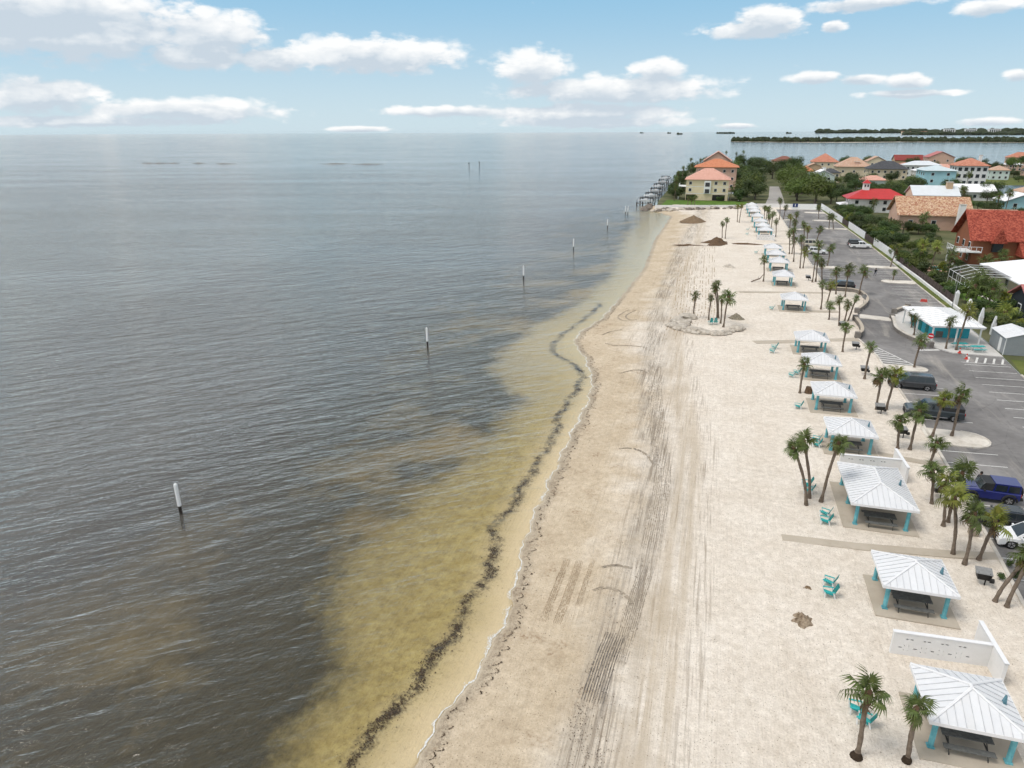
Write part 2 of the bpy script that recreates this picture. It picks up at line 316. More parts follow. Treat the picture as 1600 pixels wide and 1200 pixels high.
gcol = mixrgb(t, mul(holes, .9), gcol, (.42, .32, .14))
bed = mixrgb(t, gb, bed, gcol)
wrk = mul(band(add(wd, mul(mth(t, 'SUBTRACT', n2, .5), 2.2)), 0.0, .75), mapr(t, tnoise(t, co, 2.2, 6, .75), .40, .55)); bed = mixrgb(t, mul(wrk, .55), bed, (.030, .024, .022))
fall = mul(mapr(t, mth(t, 'ABSOLUTE', wd), .4, 3.2, 1, 0), mapr(t, tnoise(t, co, 4.0, 6, .8), .55, .66)); bed = mixrgb(t, mul(fall, .55), bed, (.13, .085, .04))
sandc = mixrgb(t, below, bed, sandc)
hb = add(mul(tnoise(t, co, 1.4, 7, .7), 1.0), mul(st1, .5))
p = princ(t, sandc, mapr(t, d, .2, 1.6, .45, .92), 0, .25, bumpn(t, hb, .9, .16))
xs = np.unique(np.round(np.concatenate([np.arange(-120, -34, 3.0), np.arange(-34, 12, .4), np.arange(12, 21.0, 1.0), np.arange(21.0, 30.0, .2)]), 3))
ys = np.unique(np.round(np.concatenate([np.arange(8, 64, .4), np.arange(64, 130, .8), np.arange(130, 302, 2.0), np.arange(302, 313, .5)]), 3))
att = {'shore_d': lambda X, Y: X-(shore_x(Y)+wob(Y)), 'wrack_d': lambda X, Y: X-(wrack_x(Y)+wob(Y, 2.0)*1.2)+np.where(Y > 128, 99., 0.),
       'grass_d': lambda X, Y: X-grass_x(Y), 'track_d': lambda X, Y: X-track_x(Y), 'track2_d': lambda X, Y: X-track2_x(Y)}
_LE = [(21.0, 0), (21.6, 20), (22.4, 46), (22.8, 52), (23.5, 68), (23.8, 78), (23.9, 103), (23.2, 109), (22.8, 111.7), (23.8, 114.2), (24.3, 118.2), (24.3, 123.2), (25.5, 128), (27.6, 133.4), (28.7, 137.5), (29.0, 141.1), (28.9, 144.5), (28.0, 146.4), (26.2, 146.9), (23.0, 147.0), (23.2, 188), (23.5, 302), (23.5, 303), (60, 303.1), (60, 400)]
lot_edge = curve_x(_LE)
def sand_z(X, Y):
    z = ground_z(X, Y); d = X-(shore_x(Y)+wob(Y))
    z = z+(vnoise(X*.35, Y*.35)-.5)*.10*sstep(1, 6, d)+(vnoise(X*1.3, Y*1.3)-.5)*.035*sstep(.5, 4, d)
    td = X-track_x(Y); z = z-.10*np.exp(-(td/1.2)**2)*(.4+vnoise(X*2.5, Y*.4))*sstep(1, 4, d)
    return np.where(X > lot_edge(Y)+.03, Z0-.25, z)
o = grid_mesh('beach_sand', xs, ys, sand_z, att, m_sand); tag(o, kind='structure')

# ---- sea surface
m_sea, t = newmat('sea_water'); co = nd(t, 'ShaderNodeTexCoord').outputs['Object']
dep = attr(t, 'depth').outputs['Fac']
gust = mapr(t, tnoise(t, rotmap(t, co, -16, (.006, .03, 1)), 1.0, 3, .6), .3, .7, .55, 1.2)
calm = mapr(t, dep, .0, .45, .18, 1.0)
w1 = tnoise(t, rotmap(t, co, -44, (.17, .62, 1)), 1.0, 2, .45, .35)
w2 = tnoise(t, rotmap(t, co, -34, (.55, 1.7, 1)), 1.0, 4, .62, .3)
w3 = tnoise(t, rotmap(t, co, -52, (.09, .30, 1)), 1.0, 2, .5)
hw = mth(t, 'ADD', mth(t, 'ADD', w1, mth(t, 'MULTIPLY', w2, .62)), mth(t, 'MULTIPLY', w3, .8))
sy = nd(t, 'ShaderNodeSeparateXYZ'); t.links.new(co, sy.inputs[0])
off = mapr(t, sy.outputs[1], 60, 600, 1.0, .46)             # it is calmer out on the open bay
hw = mth(t, 'MULTIPLY', mth(t, 'MULTIPLY', mth(t, 'MULTIPLY', hw, gust), calm), off)
nrm = bumpn(t, hw, 1.0, .52)
tint = nd(t, 'ShaderNodeBsdfTransparent'); tint.inputs[0].default_value = (.95, .93, .84, 1)
body = nd(t, 'ShaderNodeBsdfDiffuse'); t.links.new(nrm, body.inputs['Normal'])
t.links.new(mixrgb(t, mapr(t, dep, .3, 2.0), (.125, .105, .06), (.108, .102, .092)), body.inputs[0])
mx = nd(t, 'ShaderNodeMixShader'); setv(mx, 0, mapr(t, dep, .0, 2.7, .0, .93)); t.links.new(tint.outputs[0], mx.inputs[1]); t.links.new(body.outputs[0], mx.inputs[2])
gl = nd(t, 'ShaderNodeBsdfGlossy'); gl.inputs['Roughness'].default_value = .09; gl.inputs[0].default_value = (1, .985, .965, 1); t.links.new(nrm, gl.inputs['Normal'])
fr = nd(t, 'ShaderNodeFresnel'); fr.inputs[0].default_value = 1.33; t.links.new(nrm, fr.inputs['Normal'])
m2 = nd(t, 'ShaderNodeMixShader'); t.links.new(fr.outputs[0], m2.inputs[0]); t.links.new(mx.outputs[0], m2.inputs[1]); t.links.new(gl.outputs[0], m2.inputs[2])
oo = nd(t, 'ShaderNodeOutputMaterial'); t.links.new(m2.outputs[0], oo.inputs[0])
def geo(a, b, n): return np.sign(a)*np.geomspace(abs(a), abs(b), n)
xs = np.unique(np.round(np.concatenate([-np.geomspace(60, 20000, 24), np.arange(-60, -6, .6), np.arange(-6, 30, 6.0), np.geomspace(30, 20000, 30)]), 2))
ys = np.unique(np.round(np.concatenate([[-3000, -400, -60, 0], np.arange(8, 130, .8), np.arange(130, 320, 4.0), np.geomspace(320, 20000, 30)]), 2))
def depth_f(X, Y):
    z = ground_z(X, Y); dd = np.clip(WL-z, 0, 6)
    dd = np.maximum(dd, 3.4*sstep(268, 312, Y)*sstep(-1, 9, (shore_x(Y)-X)))
    return np.where((Y > 320) | (Y < 5), 3.4, np.where(X > -10, np.minimum(dd, 3.4), dd))
o = grid_mesh('sea', xs, ys, lambda X, Y: X*0+WL, {'depth': depth_f}, m_sea); tag(o, kind='structure')

# ---- tyre tracks and rake marks pressed into the sand
m_mark = M('damp_turned_sand', (.19, .16, .125), .95, .0, 1.6, .8, 12, col2=(.40, .335, .255)); m_markb = M('brown_turned_sand', (.30, .22, .14), .95, .0, 1.2, .8, 12, col2=(.46, .36, .25)); m_markd = M('dark_turned_sand', (.10, .09, .08), .95, .0, 2.5, .8, 12, col2=(.30, .26, .215))
beach = bpy.data.objects['beach_sand']
def mark(pts, w, mat, gaps=.2, n=10, offs=(0.0,), jit=.02):
    P = [Vector(p) for p in pts]; Q = []
    for i in range(len(P)-1):
        a, b_, c_, d_ = [P[max(0, min(len(P)-1, i+k))] for k in (-1, 0, 1, 2)]
        for k in range(n): u = k/n; Q.append(.5*((2*b_)+(c_-a)*u+(2*a-5*b_+4*c_-d_)*u*u+(3*b_-a-3*c_+d_)*u**3))
    Q.append(P[-1]); b = MB(); rr = random.Random(int(P[0].x*100)+len(pts))
    for of in offs:
        prev = None
        for i, q in enumerate(Q):
            tt = (Q[min(i+1, len(Q)-1)]-Q[max(i-1, 0)]).normalized(); nn = Vector((tt.y, -tt.x)); ww = w*rr.uniform(.45, 1.0)*(.35+.65*min(1, 4*min(i, len(Q)-1-i)/len(Q)))
            c = q+nn*(of+rr.uniform(-jit, jit)); L = c-nn*ww/2; Rr = c+nn*ww/2
            zl = float(sand_z(np.array(L.x), np.array(L.y)))+.022; zr = float(sand_z(np.array(Rr.x), np.array(Rr.y)))+.022
            cur = ((L.x, L.y, zl), (c.x, c.y, (zl+zr)/2+.02), (Rr.x, Rr.y, zr))
            if prev and rr.random() > gaps: b.face([prev[0], prev[1], cur[1], cur[0]]); b.face([prev[1], prev[2], cur[2], cur[1]])
            prev = cur
    return b.build('tyre_track', mat, beach, smooth=False)
for pts in ([(-7.21, 63.50), (-6.27, 63.76), (-5.06, 63.32), (-3.98, 61.98), (-3.32, 60.16)], [(-5.65, 42.85), (-5.13, 43.17), (-4.40, 43.38), (-3.34, 43.18)], [(-5.89, 40.11), (-5.07, 40.64), (-4.15, 40.53), (-3.31, 39.88), (-2.85, 39.02)], [(-10.35, 86.98), (-9.13, 88.14), (-7.80, 88.50), (-6.51, 87.50)], [(-14.29, 100.13), (-12.78, 99.15), (-10.84, 99.00), (-8.12, 98.41)], [(-15.59, 104.56), (-14.40, 106.83), (-12.81, 108.07)], [(-13.30, 122.24), (-14.58, 118.01), (-13.78, 114.56), (-12.09, 114.14)], [(-12.13, 122.06), (-13.32, 117.88), (-12.41, 114.93), (-11.14, 115.28)]):
    mark(pts, .17, m_mark, .12, 9, (0.0, .14))
mark([(-7.45, 43.44), (-7.50, 40.80), (-7.54, 38.18), (-7.61, 36.11)], .10, m_markb, .30, 30, (-.32, -.2, -.08, .05, .18, .7, .85, .97, 1.1), .03)
mark([(-6.26, 43.61), (-6.37, 40.73), (-6.42, 38.14)], .07, m_markb, .35, 30, (0, .12, .26), .03)
mark([(-3.64, 35.96), (-3.88, 33.81), (-4.05, 31.49), (-4.12, 29.97)], .085, m_markd, .04, 26, tuple(-.62+.155*k for k in range(9)), .006)
mark([(-2.71, 43.77), (-3.03, 40.54), (-3.24, 37.35), (-3.54, 33.35)], .05, m_mark, .25, 34, tuple(-.9+.13*k for k in range(9)), .012)
mark([(-3.35, 65.53), (-2.41, 58.51), (-2.28, 51.43), (-2.36, 45.58)], .05, m_mark, .3, 34, tuple(-.7+.16*k for k in range(10)), .015)
mark([(-6.35, 93.22), (-5.20, 80.40), (-4.26, 72.28), (-3.35, 65.53)], .07, m_mark, .35, 30, tuple(-.9+.2*k for k in range(9)), .02)
for k in range(7): mark([(-6.0+k*1.15+.3*math.sin(k), 100+k*3), (-5.6+k*1.1, 125), (-6.5+k*1.2, 150), (-7.5+k*1.25, 190+k*4)], .16, m_markb, .45, 22, (0.0, .5))

# ---- parking lot
LOT_L = [(21.0, 0), (21.6, 20), (22.4, 46), (22.8, 52), (23.5, 68), (23.8, 78), (23.9, 103), (23.2, 109), (22.8, 111.7), (23.8, 114.2), (24.3, 118.2), (24.3, 123.2), (25.5, 128), (27.6, 133.4), (28.7, 137.5), (29.0, 141.1), (28.9, 144.5), (28.0, 146.4), (26.2, 146.9), (23.0, 147.0), (23.2, 188), (23.5, 302)]
LOT_R = [(38.6, 0), (39.4, 60), (40.3, 99), (41.2, 113), (41.5, 135), (41.5, 158), (42.0, 182), (42.0, 210), (41.4, 250), (40.5, 304)]
def land(name, pts, z, mat, parent=None):
    b = MB(); n = len(pts); ar = sum(pts[i][0]*pts[(i+1)%n][1]-pts[(i+1)%n][0]*pts[i][1] for i in range(n))
    b.face([(p[0], p[1], z) for p in (pts if ar > 0 else pts[::-1])]); o = b.build(name, mat, parent)
    if not parent: tag(o, kind='structure')
    return o
m_asph, t = newmat('asphalt'); co = nd(t, 'ShaderNodeTexCoord').outputs['Object']
n1 = tnoise(t, co, .12, 5, .6, .6); n2 = tnoise(t, co, 1.3, 5, .7); n3 = tnoise(t, co, 30, 3, .6)
c = mixrgb(t, mapr(t, n1, .35, .68), (.145, .138, .134), (.265, .253, .243))
c = mixrgb(t, mth(t, 'MULTIPLY', mapr(t, tnoise(t, mapping(t, co, (.35, .05, 1), rot=(0, 0, R(14))), 1.0, 5, .65, .5), .55, .72), .55), c, (.47, .43, .375))   # sand blown over it
c = mixrgb(t, 1.0, c, mixrgb(t, mapr(t, n2, .3, .7), (.84, .84, .84), (1.08, 1.08, 1.08)), 'MULTIPLY')
c = mixrgb(t, mapr(t, tnoise(t, co, .7, 4, .7), .66, .74, 0, .5), c, (.05, .05, .05))
ck = nd(t, 'ShaderNodeTexVoronoi'); ck.feature = 'DISTANCE_TO_EDGE'; ck.inputs['Scale'].default_value = .17; t.links.new(mapping(t, co, (1, .6, 1)), ck.inputs['Vector'])
c = mixrgb(t, mth(t, 'MULTIPLY', mapr(t, mth(t, 'ADD', ck.outputs['Distance'], mth(t, 'MULTIPLY', mth(t, 'SUBTRACT', n2, .5), .03)), .001, .006, 1, 0), .30), c, (.06, .057, .055))
princ(t, c, .88, 0, .25, bumpn(t, n3, .4, .01))
def stain(name, a, b, thr=(.45, .62), sc=1.1, dirt=(.30, .25, .19)):
    m, t = newmat(name); co = nd(t, 'ShaderNodeTexCoord').outputs['Object']; va = nd(t, 'ShaderNodeVectorMath'); t.links.new(co, va.inputs[0]); cx = nd(t, 'ShaderNodeCombineXYZ'); setv(cx, 0, mth(t, 'MULTIPLY', nd(t, 'ShaderNodeObjectInfo').outputs['Random'], 37.0)); t.links.new(cx.outputs[0], va.inputs[1]); co = va.outputs[0]
    c = mixrgb(t, mapr(t, tnoise(t, co, sc, 6, .7), .3, .7), a, b)
    c = mixrgb(t, mapr(t, tnoise(t, co, sc*.5, 5, .7), thr[0], thr[1], 0, .55), c, dirt)
    princ(t, c, .85, 0, .25, bumpn(t, tnoise(t, co, 14, 4, .6), .3, .02)); return m
m_conc = stain('concrete', (.40, .345, .275), (.50, .44, .36), (.5, .68), .8, (.29, .245, .18))
m_kerb = stain('kerb_concrete', (.55, .51, .45), (.66, .62, .56))
m_paint = stain('road_paint', (.56, .55, .52), (.72, .71, .68), (.55, .64), 2.5, (.17, .165, .16))
m_pave = stain('pale_pavers', (.50, .48, .45), (.62, .60, .57), (.5, .7), .7, (.40, .38, .35))
m_stone = stain('dark_stone', (.15, .135, .12), (.26, .235, .21), (.5, .6), 3.0, (.09, .08, .07))
m_grass = M('lawn_grass', (.075, .105, .028), .95, .0, .25, .6, 14, col2=(.155, .165, .05), spec=.1)
m_lawn = M('green_lawn', (.065, .125, .022), .95, .0, .3, .6, 14, col2=(.12, .20, .038), spec=.1)
m_yard = M('yard_soil', (.050, .066, .026), .95, .0, .09, .5, 5, col2=(.16, .155, .085), spec=.1)
lot = land('parking_lot', LOT_L+LOT_R[::-1], -.10, m_asph)
AZ = -.10
def strip(b, pts, w, z0, z1, mi=0, off=0.0):              # a ribbon along a polyline
    P = [Vector((p[0], p[1], 0)) for p in pts]; L = []
    for i, p in enumerate(P):
        tt = (P[min(i+1, len(P)-1)]-P[max(i-1, 0)]).normalized(); nn = Vector((tt.y, -tt.x, 0)); L.append((p+nn*(off-w/2), p+nn*(off+w/2)))
    for (a, b2), (c_, d_) in zip(L, L[1:]):
        b.hexa([(a.x,a.y,z0),(b2.x,b2.y,z0),(d_.x,d_.y,z0),(c_.x,c_.y,z0),(a.x,a.y,z1),(b2.x,b2.y,z1),(d_.x,d_.y,z1),(c_.x,c_.y,z1)], mi)
    return b
def seg(pts, y0, y1): return [p for p in pts if y0 <= p[1] <= y1]
kl = strip(strip(MB(), seg(LOT_L, 0, 111.7), .26, -.3, .05), [(23.0, 147.5)]+seg(LOT_L, 150, 400), .26, -.3, .05); tag(kl.build('kerb', m_kerb), kind='structure')
tag(strip(MB(), [(p[0], p[1]) for p in seg(LOT_R, 0, 106)], .22, -.3, .05).build('kerb', m_kerb), kind='structure')
tag(strip(MB(), [(p[0], p[1]) for p in seg(LOT_R, 134, 400)], .22, -.3, .05).build('kerb', m_kerb), kind='structure')
tag(strip(MB(), [(23.5, 302.2), (40.5, 304.2)], .26, -.3, .05).build('kerb', m_kerb), kind='structure')
def pline(x0, y0, x1, y1, w=.12):
    a = Vector((x0, y0)); b_ = Vector((x1, y1)); q = (b_-a).normalized(); nn = Vector((-q.y, q.x))*w/2; b = MB()
    b.face([(*(a-nn), AZ+.005), (*(b_-nn), AZ+.005), (*(b_+nn), AZ+.005), (*(a+nn), AZ+.005)]); return b.build('painted_line', m_paint, lot)
lotl = curve_x([p for p in LOT_L if p[1] < 112 or p[1] > 147.5]); lotr = curve_x(LOT_R)
skipL = [(72.2, 77.3), (96.6, 149), (171, 175.5), (239.5, 243), (265, 269)]; skipR = [(104, 136), (157, 162), (174.5, 178.5), (243, 248), (265.5, 269.5), (290, 297)]
y = 46.4
while y < 300:
    if not any(a < y < b for a, b in skipL): pline(float(lotl(y))+.25, y, float(lotl(y))+5.4, y+.35)
    y += 2.76
y = 52.6
while y < 300:
    if not any(a < y < b for a, b in skipR): pline(float(lotr(y))-5.9, y-.15, float(lotr(y))-.25, y+.2)
    y += 2.76
for k in range(8):                                        # no-parking hatch beside the entrance
    yy = 100.0+k*1.12; pline(23.6, yy+.5, 27.9-.53*k, yy-.1, .28)
pline(28.2, 99.4, 24.2, 108.9, .2)
for k in range(5): pline(35.3+k*1.05, 103.3, 36.3+k*1.05, 106.0, .26)
pline(34.6, 103.2, 40.0, 103.4); pline(30.2, 107.6, 33.2, 108.6, .55)
# raised white crossing between the two planters
b = MB(); b.hexa([(25.3,125.2,AZ-.05),(30.1,124.3,AZ-.05),(30.5,126.7,AZ-.05),(25.8,128.2,AZ-.05),(25.4,125.3,AZ+.08),(30.0,124.45,AZ+.08),(30.4,126.6,AZ+.08),(25.9,128.0,AZ+.08)]); b.build('raised_crossing', m_kerb, lot)
m_isle = stain('island_sand', (.62, .57, .50), (.73, .69, .62))
def oval(x0, x1, y0, y1, n=9):                            # traffic island with one round end
    r = (y1-y0)/2; s = 1 if x1 > x0 else -1; pts = [(x0, y0), (x1-s*r, y0)]
    for k in range(1, n): a = -math.pi/2+math.pi*k/n; pts.append((x1-s*r+s*r*math.cos(a), (y0+y1)/2+r*math.sin(a)))
    return pts+[(x1-s*r, y1), (x0, y1)]
for x0, x1, y0, y1 in ((23.3, 29.2, 72.7, 76.8), (23.7, 29.1, 96.9, 99.2), (23.2, 29.2, 171.6, 174.8), (23.4, 28.2, 240, 242.4), (23.5, 28.2, 265.6, 268), (41.6, 35.2, 157.6, 161), (41.9, 35.0, 175, 178), (41.3, 34.2, 244, 247), (41.0, 33.5, 266, 269), (40.6, 33.2, 291, 296)):
    pts = oval(x0, x1, y0, y1); o = MB().prism(pts, -.2, .02).build('traffic_island', m_isle); tag(o, kind='structure')
    r = MB(); strip(r, pts[1:-1], .2, -.2, .045); r.build('kerb', m_kerb, o)
# ---- paths across the sand
def path(name, pts, w, joints=0):
    o = strip(MB(), pts, w, -.3, .045).build(name, m_conc); tag(o, kind='structure'); return o
b = path('concrete_path', [(7.4, 50.15), (13, 50.45), (19.3, 51.2), (22.9, 51.9)], .95)
path('concrete_path', [(7.5, 105.1), (13.5, 107.2), (22.6, 110.9)], 1.5)
path('concrete_path', [(6.0, 140.6), (13, 142), (22.9, 144.0)], 1.2)
path('concrete_path', [(17.2, 127.4), (22.5, 128.6)], 1.2)
path('concrete_path', [(17.0, 207), (23.4, 208.5)], 1.4)
path('concrete_path', [(17.6, 68.5), (23.2, 67.2)], .9)
# ---- restroom terrace and planter walls
terr = [(34.5, 134.5), (33, 132.2), (31.6, 129.7), (30.4, 124.9), (29.6, 118.5), (30.1, 114.9), (31.0, 112.6), (32.5, 109.9), (34.6, 107.2), (40.8, 107.0), (41.2, 134.5)]
o = MB().prism(terr, -.3, .03).build('paved_terrace', m_pave); tag(o, kind='structure')
def wallcurve(pts, label, h, w=.45, mat=None, cap=None):
    P = pts; r = thing('planter_wall', label, 'wall')
    for i in range(len(P)-1):                             # blockwork courses between the cap and the ground
        strip(MB(), P[i:i+2], w-.06, -.3, h-.1).build('wall_block', mat, r)
    strip(MB(), P, w, h-.1, h).build('coping', cap, r)
    for e in (0, -1): MB().obox((P[e][0], P[e][1], h/2), (.75, .75, h+.3)).build('end_pillar', mat, r)
    return r
def smooth_pts(P, n=4):
    out = []
    for i in range(len(P)-1):
        a, b_, c_, d_ = [Vector(P[max(0, min(len(P)-1, i+k))]) for k in (-1, 0, 1, 2)]
        for k in range(n):
            u = k/n; out.append(tuple(.5*((2*b_)+(c_-a)*u+(2*a-5*b_+4*c_-d_)*u*u+(3*b_-a-3*c_+d_)*u**3)))
    return out+[tuple(P[-1])]
wallcurve(smooth_pts([(22.8, 111.9), (23.8, 114.2), (24.25, 118.2), (24.2, 123.0)]), 'low curved grey wall edging the sand just before the raised crossing', .75, .5, m_stone, m_conc)
wallcurve(smooth_pts([(25.4, 128.6), (27.4, 133.4), (28.6, 137.5), (28.9, 141.1), (28.7, 144.5), (27.6, 146.4), (25.5, 146.9), (23.0, 146.9)]), 'curved grey wall round the sandy palm planter past the raised crossing', .7, .5, m_stone, m_conc)
wallcurve(smooth_pts([(34.6, 134.2), (31.5, 129.7)], 5), 'short dark stone wall at the far corner of the teal restroom terrace', .7, .5, m_stone, m_conc)
wallcurve(smooth_pts([(30.5, 126.2), (30.2, 123.5), (29.5, 118.5), (30.0, 114.9), (30.9, 112.4), (32.3, 109.8)]), 'long curved dark stone wall in front of the teal restroom terrace', .55, .5, m_stone, m_kerb)
# ---- ground of the neighbourhood
yard = [(38.6, -30), (330, -30), (420, 300), (380, 560), (300, 760), (180, 760), (60, 690), (-14, 660), (-25, 600), (-28, 520), (-26, 420), (-25.5, 330), (-24, 300), (10, 307.5), (40.6, 313), (41.4, 304), (41.4, 250), (42.0, 210), (42.0, 182), (41.5, 158), (41.5, 135), (41.2, 113), (40.3, 99), (39.4, 60)]
land('neighbourhood_ground', yard, -.06, m_yard)
land('grass_verge', [(39.5, 40), (41.4, 60), (42.4, 99), (43.6, 104), (43.8, 106), (41.4, 106), (40.4, 99), (39.5, 60)], -.052, m_grass)
land('grass_verge', [(41.6, 135), (41.6, 158), (42.1, 182), (42.1, 210), (41.5, 250), (40.6, 302), (43.0, 304), (44.0, 250), (44.3, 210), (44.2, 158), (44.2, 135)], -.052, m_grass)
land('lawn', [(-23, 302), (8, 313), (14, 316), (13, 334), (-22, 334)], -.045, m_lawn)
land('lawn', [(46.5, 138), (53, 141), (52, 162), (46.5, 166)], -.045, m_lawn)
land('lawn', [(150, 470), (215, 480), (230, 540), (160, 540)], -.045, m_grass)
m_street = stain('street_concrete', (.30, .28, .26), (.40, .38, .35), (.5, .7), .3, (.22, .21, .2))
land('residential_street', [(19.5, 313.2), (28.0, 314.6), (30.5, 360), (33.5, 430), (28.5, 430), (24.0, 360)], -.04, m_street)
land('sidewalk', [(46.8, 168.5), (47.6, 168.5), (53, 138), (52.3, 137.5)], -.03, m_kerb)
m_canal, t = newmat('canal_water'); co = nd(t, 'ShaderNodeTexCoord').outputs['Object']; princ(t, (.07, .075, .07), .12, 0, .5, bumpn(t, tnoise(t, co, 1.5, 3, .5), .5, .05))
land('canal', [(127, 398), (146, 392), (330, 420), (330, 470), (215, 478), (150, 466), (133, 440)], -.03, m_canal)
# ---- white sea wall at the end of the beach, riprap below it
m_white = stain('white_wall_paint', (.70, .69, .67), (.80, .79, .78), (.55, .75), .5, (.55, .52, .48))
sw = thing('sea_wall', 'white concrete sea wall closing the far end of the beach', 'wall')
P = [(-24.5, 299), (-16, 300.5), (-6, 303.2), (4, 306), (12, 308.2), (20, 309.6), (30, 311.2), (40, 313)]
for i in range(len(P)-1): strip(MB(), P[i:i+2], .35, -1.0, .9 if i < 4 else 1.45).build('wall_panel', m_white, sw)
# ---- far shores
m_far = M('far_woodland', (.030, .040, .018), .95, .35, .05, 0)
m_farsand = M('far_sand', (.55, .50, .42), .9, .1, .05)
def woodland(name, pts, h, w, label, step=9.0):           # a bank of mangrove or wood that reads as one mass
    b = MB(); random.seed(len(pts)*7+int(h)); P = [Vector((p[0], p[1], 0)) for p in pts]
    for a, c_ in zip(P, P[1:]):
        L = (c_-a).length; n = max(1, int(L/step))
        for i in range(n):
            for k in range(3):
                p = a.lerp(c_, (i+random.random())/n)+Vector((random.uniform(-.4, .4)*w, random.uniform(0, 1)*w, 0))
                hh = h*random.uniform(.55, 1.05); r = step*random.uniform(.7, 1.3); q = len(b.v)
                for zz, f in ((WL-.2, 1.0), (hh*.45, 1.12), (hh*.8, .8), (hh, .3)):
                    for j in range(7):
                        an = j*math.pi*2/7; g = f*r*random.uniform(.85, 1.15); b.v.append((p.x+g*math.cos(an), p.y+g*math.sin(an), zz*random.uniform(.92, 1.08) if zz > 0 else zz))
                for u in range(3):
                    for j in range(7): b.f.append((q+u*7+j, q+u*7+(j+1)%7, q+u*7+7+(j+1)%7, q+u*7+7+j)); b.m.append(0)
                b.f.append(tuple(q+21+j for j in range(7))); b.m.append(0)
    o = b.build(name, m_far); tag(o, label, 'woodland', kind='stuff'); return o
ISL = [(40, 2230), (110, 2190), (200, 2120), (330, 2130), (470, 2180), (620, 2130), (700, 2100), (760, 2080), (860, 2070), (1000, 2050), (1300, 2100)]
woodland('mangrove_island', ISL, 12.5, 60, 'long low mangrove island across the bay', 7.0)
o = MB().prism([(25, 2222), (200, 2090), (330, 2060), (360, 2085), (480, 2150), (760, 2060), (1300, 2080), (1300, 2240), (40, 2260)], WL-1, WL+.25).build('island_ground', m_farsand); tag(o, kind='structure')
woodland('far_shore_wood', [(1050, 8300), (1600, 8200), (2300, 8000), (3300, 7600), (4600, 7300)], 42, 300, 'dark wooded far shore on the right of the horizon', 45)
woodland('far_shore_wood', [(1150, 5200), (1500, 5000), (1900, 4900), (2600, 4700), (3200, 4600)], 22, 120, 'low wooded shore with apartment blocks beyond the mangrove island', 26)
for k, (x, y, w) in enumerate(((-1100, 10200, 30), (-640, 9000, 25), (-380, 6500, 30), (-60, 8200, 40), (-10, 8000, 120), (600, 7600, 35))):
    woodland('mangrove_islet', [(x, y), (x+w, y+5)], 16, 12, ['tiny dark islet far out left of the others on the horizon', 'tiny dark islet second from the left near the horizon', 'small dark islet third from the left near the horizon', 'small dark islet touching the longest islet on the horizon', 'longest dark islet beyond the beige house', 'tiny dark islet just left of the mangrove island'][k], 12)

# ================================================================ palms
m_trunk = M('palm_trunk', (.115, .088, .066), .95, .0, 3.0, .8, 9, col2=(.235, .190, .150), spec=.1)
m_root = M('root_mat', (.045, .032, .022), .98, .3, 8, 1.0, 18, spec=.1)
m_boot = M("palm_boots", (.125, .08, .05), .95, .35, 6.0, .6, 12, spec=.1)
def leafmat(name, a, b, trans=.25, rnd=.12):
    m, t = newmat(name); co = nd(t, 'ShaderNodeTexCoord').outputs['Object']
    c = mixrgb(t, mapr(t, tnoise(t, co, 2.2, 4, .7), .3, .7), a, b)
    oi = nd(t, 'ShaderNodeObjectInfo'); hs = nd(t, 'ShaderNodeHueSaturation'); t.links.new(c, hs.inputs['Color'])
    setv(hs, 'Value', mapr(t, oi.outputs['Random'], 0, 1, 1-rnd*2, 1+rnd*2)); setv(hs, 'Hue', mapr(t, oi.outputs['Random'], 0, 1, .5-rnd*.12, .5+rnd*.12))
    p = nd(t, 'ShaderNodeBsdfPrincipled'); p.inputs['Roughness'].default_value = .55; p.inputs['Specular IOR Level'].default_value = .25; t.links.new(hs.outputs[0], p.inputs['Base Color'])
    tr = nd(t, 'ShaderNodeBsdfTranslucent'); t.links.new(hs.outputs[0], tr.inputs[0])
    mx = nd(t, 'ShaderNodeMixShader'); mx.inputs[0].default_value = trans; t.links.new(p.outputs[0], mx.inputs[1]); t.links.new(tr.outputs[0], mx.inputs[2])
    o = nd(t, 'ShaderNodeOutputMaterial'); t.links.new(mx.outputs[0], o.inputs[0]); return m
m_frond = leafmat('palm_frond', (.055, .080, .024), (.165, .205, .062))
m_frondy = leafmat('palm_frond_yellowed', (.12, .15, .03), (.28, .29, .06))
m_dead = M('dead_frond', (.16, .11, .06), .9, .3, 4, spec=.1)
def add_frond(b, rnd, M4, L=1.0, mi=0, nb=17):
    lp = .5*L; st = rnd.uniform(-.15, .15)
    def P(x, y, z): b.v.append(tuple(M4 @ Vector((x, y, z)))); return len(b.v)-1
    w = .022
    k = [P(0,-w,0), P(0,w,0), P(lp*.5,-w,.05), P(lp*.5,w,.05), P(lp,-w,.02), P(lp,w,.02)]
    b.f += [(k[0],k[2],k[3],k[1]), (k[2],k[4],k[5],k[3])]; b.m += [mi, mi]
    for i in range(nb):
        a = R(-128+256*i/(nb-1))+rnd.uniform(-.06, .06); s = abs(a)/R(128)
        ln = L*.80*(1-.30*s)*rnd.uniform(.9, 1.08); dx, dy = math.cos(a), math.sin(a); nx, ny = -dy, dx
        ox = lp+.16*L*(1-s); fold = .10*L*s; tip = L*rnd.uniform(.14, .44)
        w1 = .052*L; 
        q = [P(ox, -.004, .02), P(ox, .004, .02),
             P(ox+dx*ln*.55-nx*w1, dy*ln*.55-ny*w1, -fold*.7+.02), P(ox+dx*ln*.55+nx*w1, dy*ln*.55+ny*w1, -fold*.7+.05),
             P(ox+dx*ln*.92, dy*ln*.92, -fold-tip)]
        b.f += [(q[0],q[2],q[3],q[1]), (q[2],q[4],q[3])]; b.m += [mi, mi]
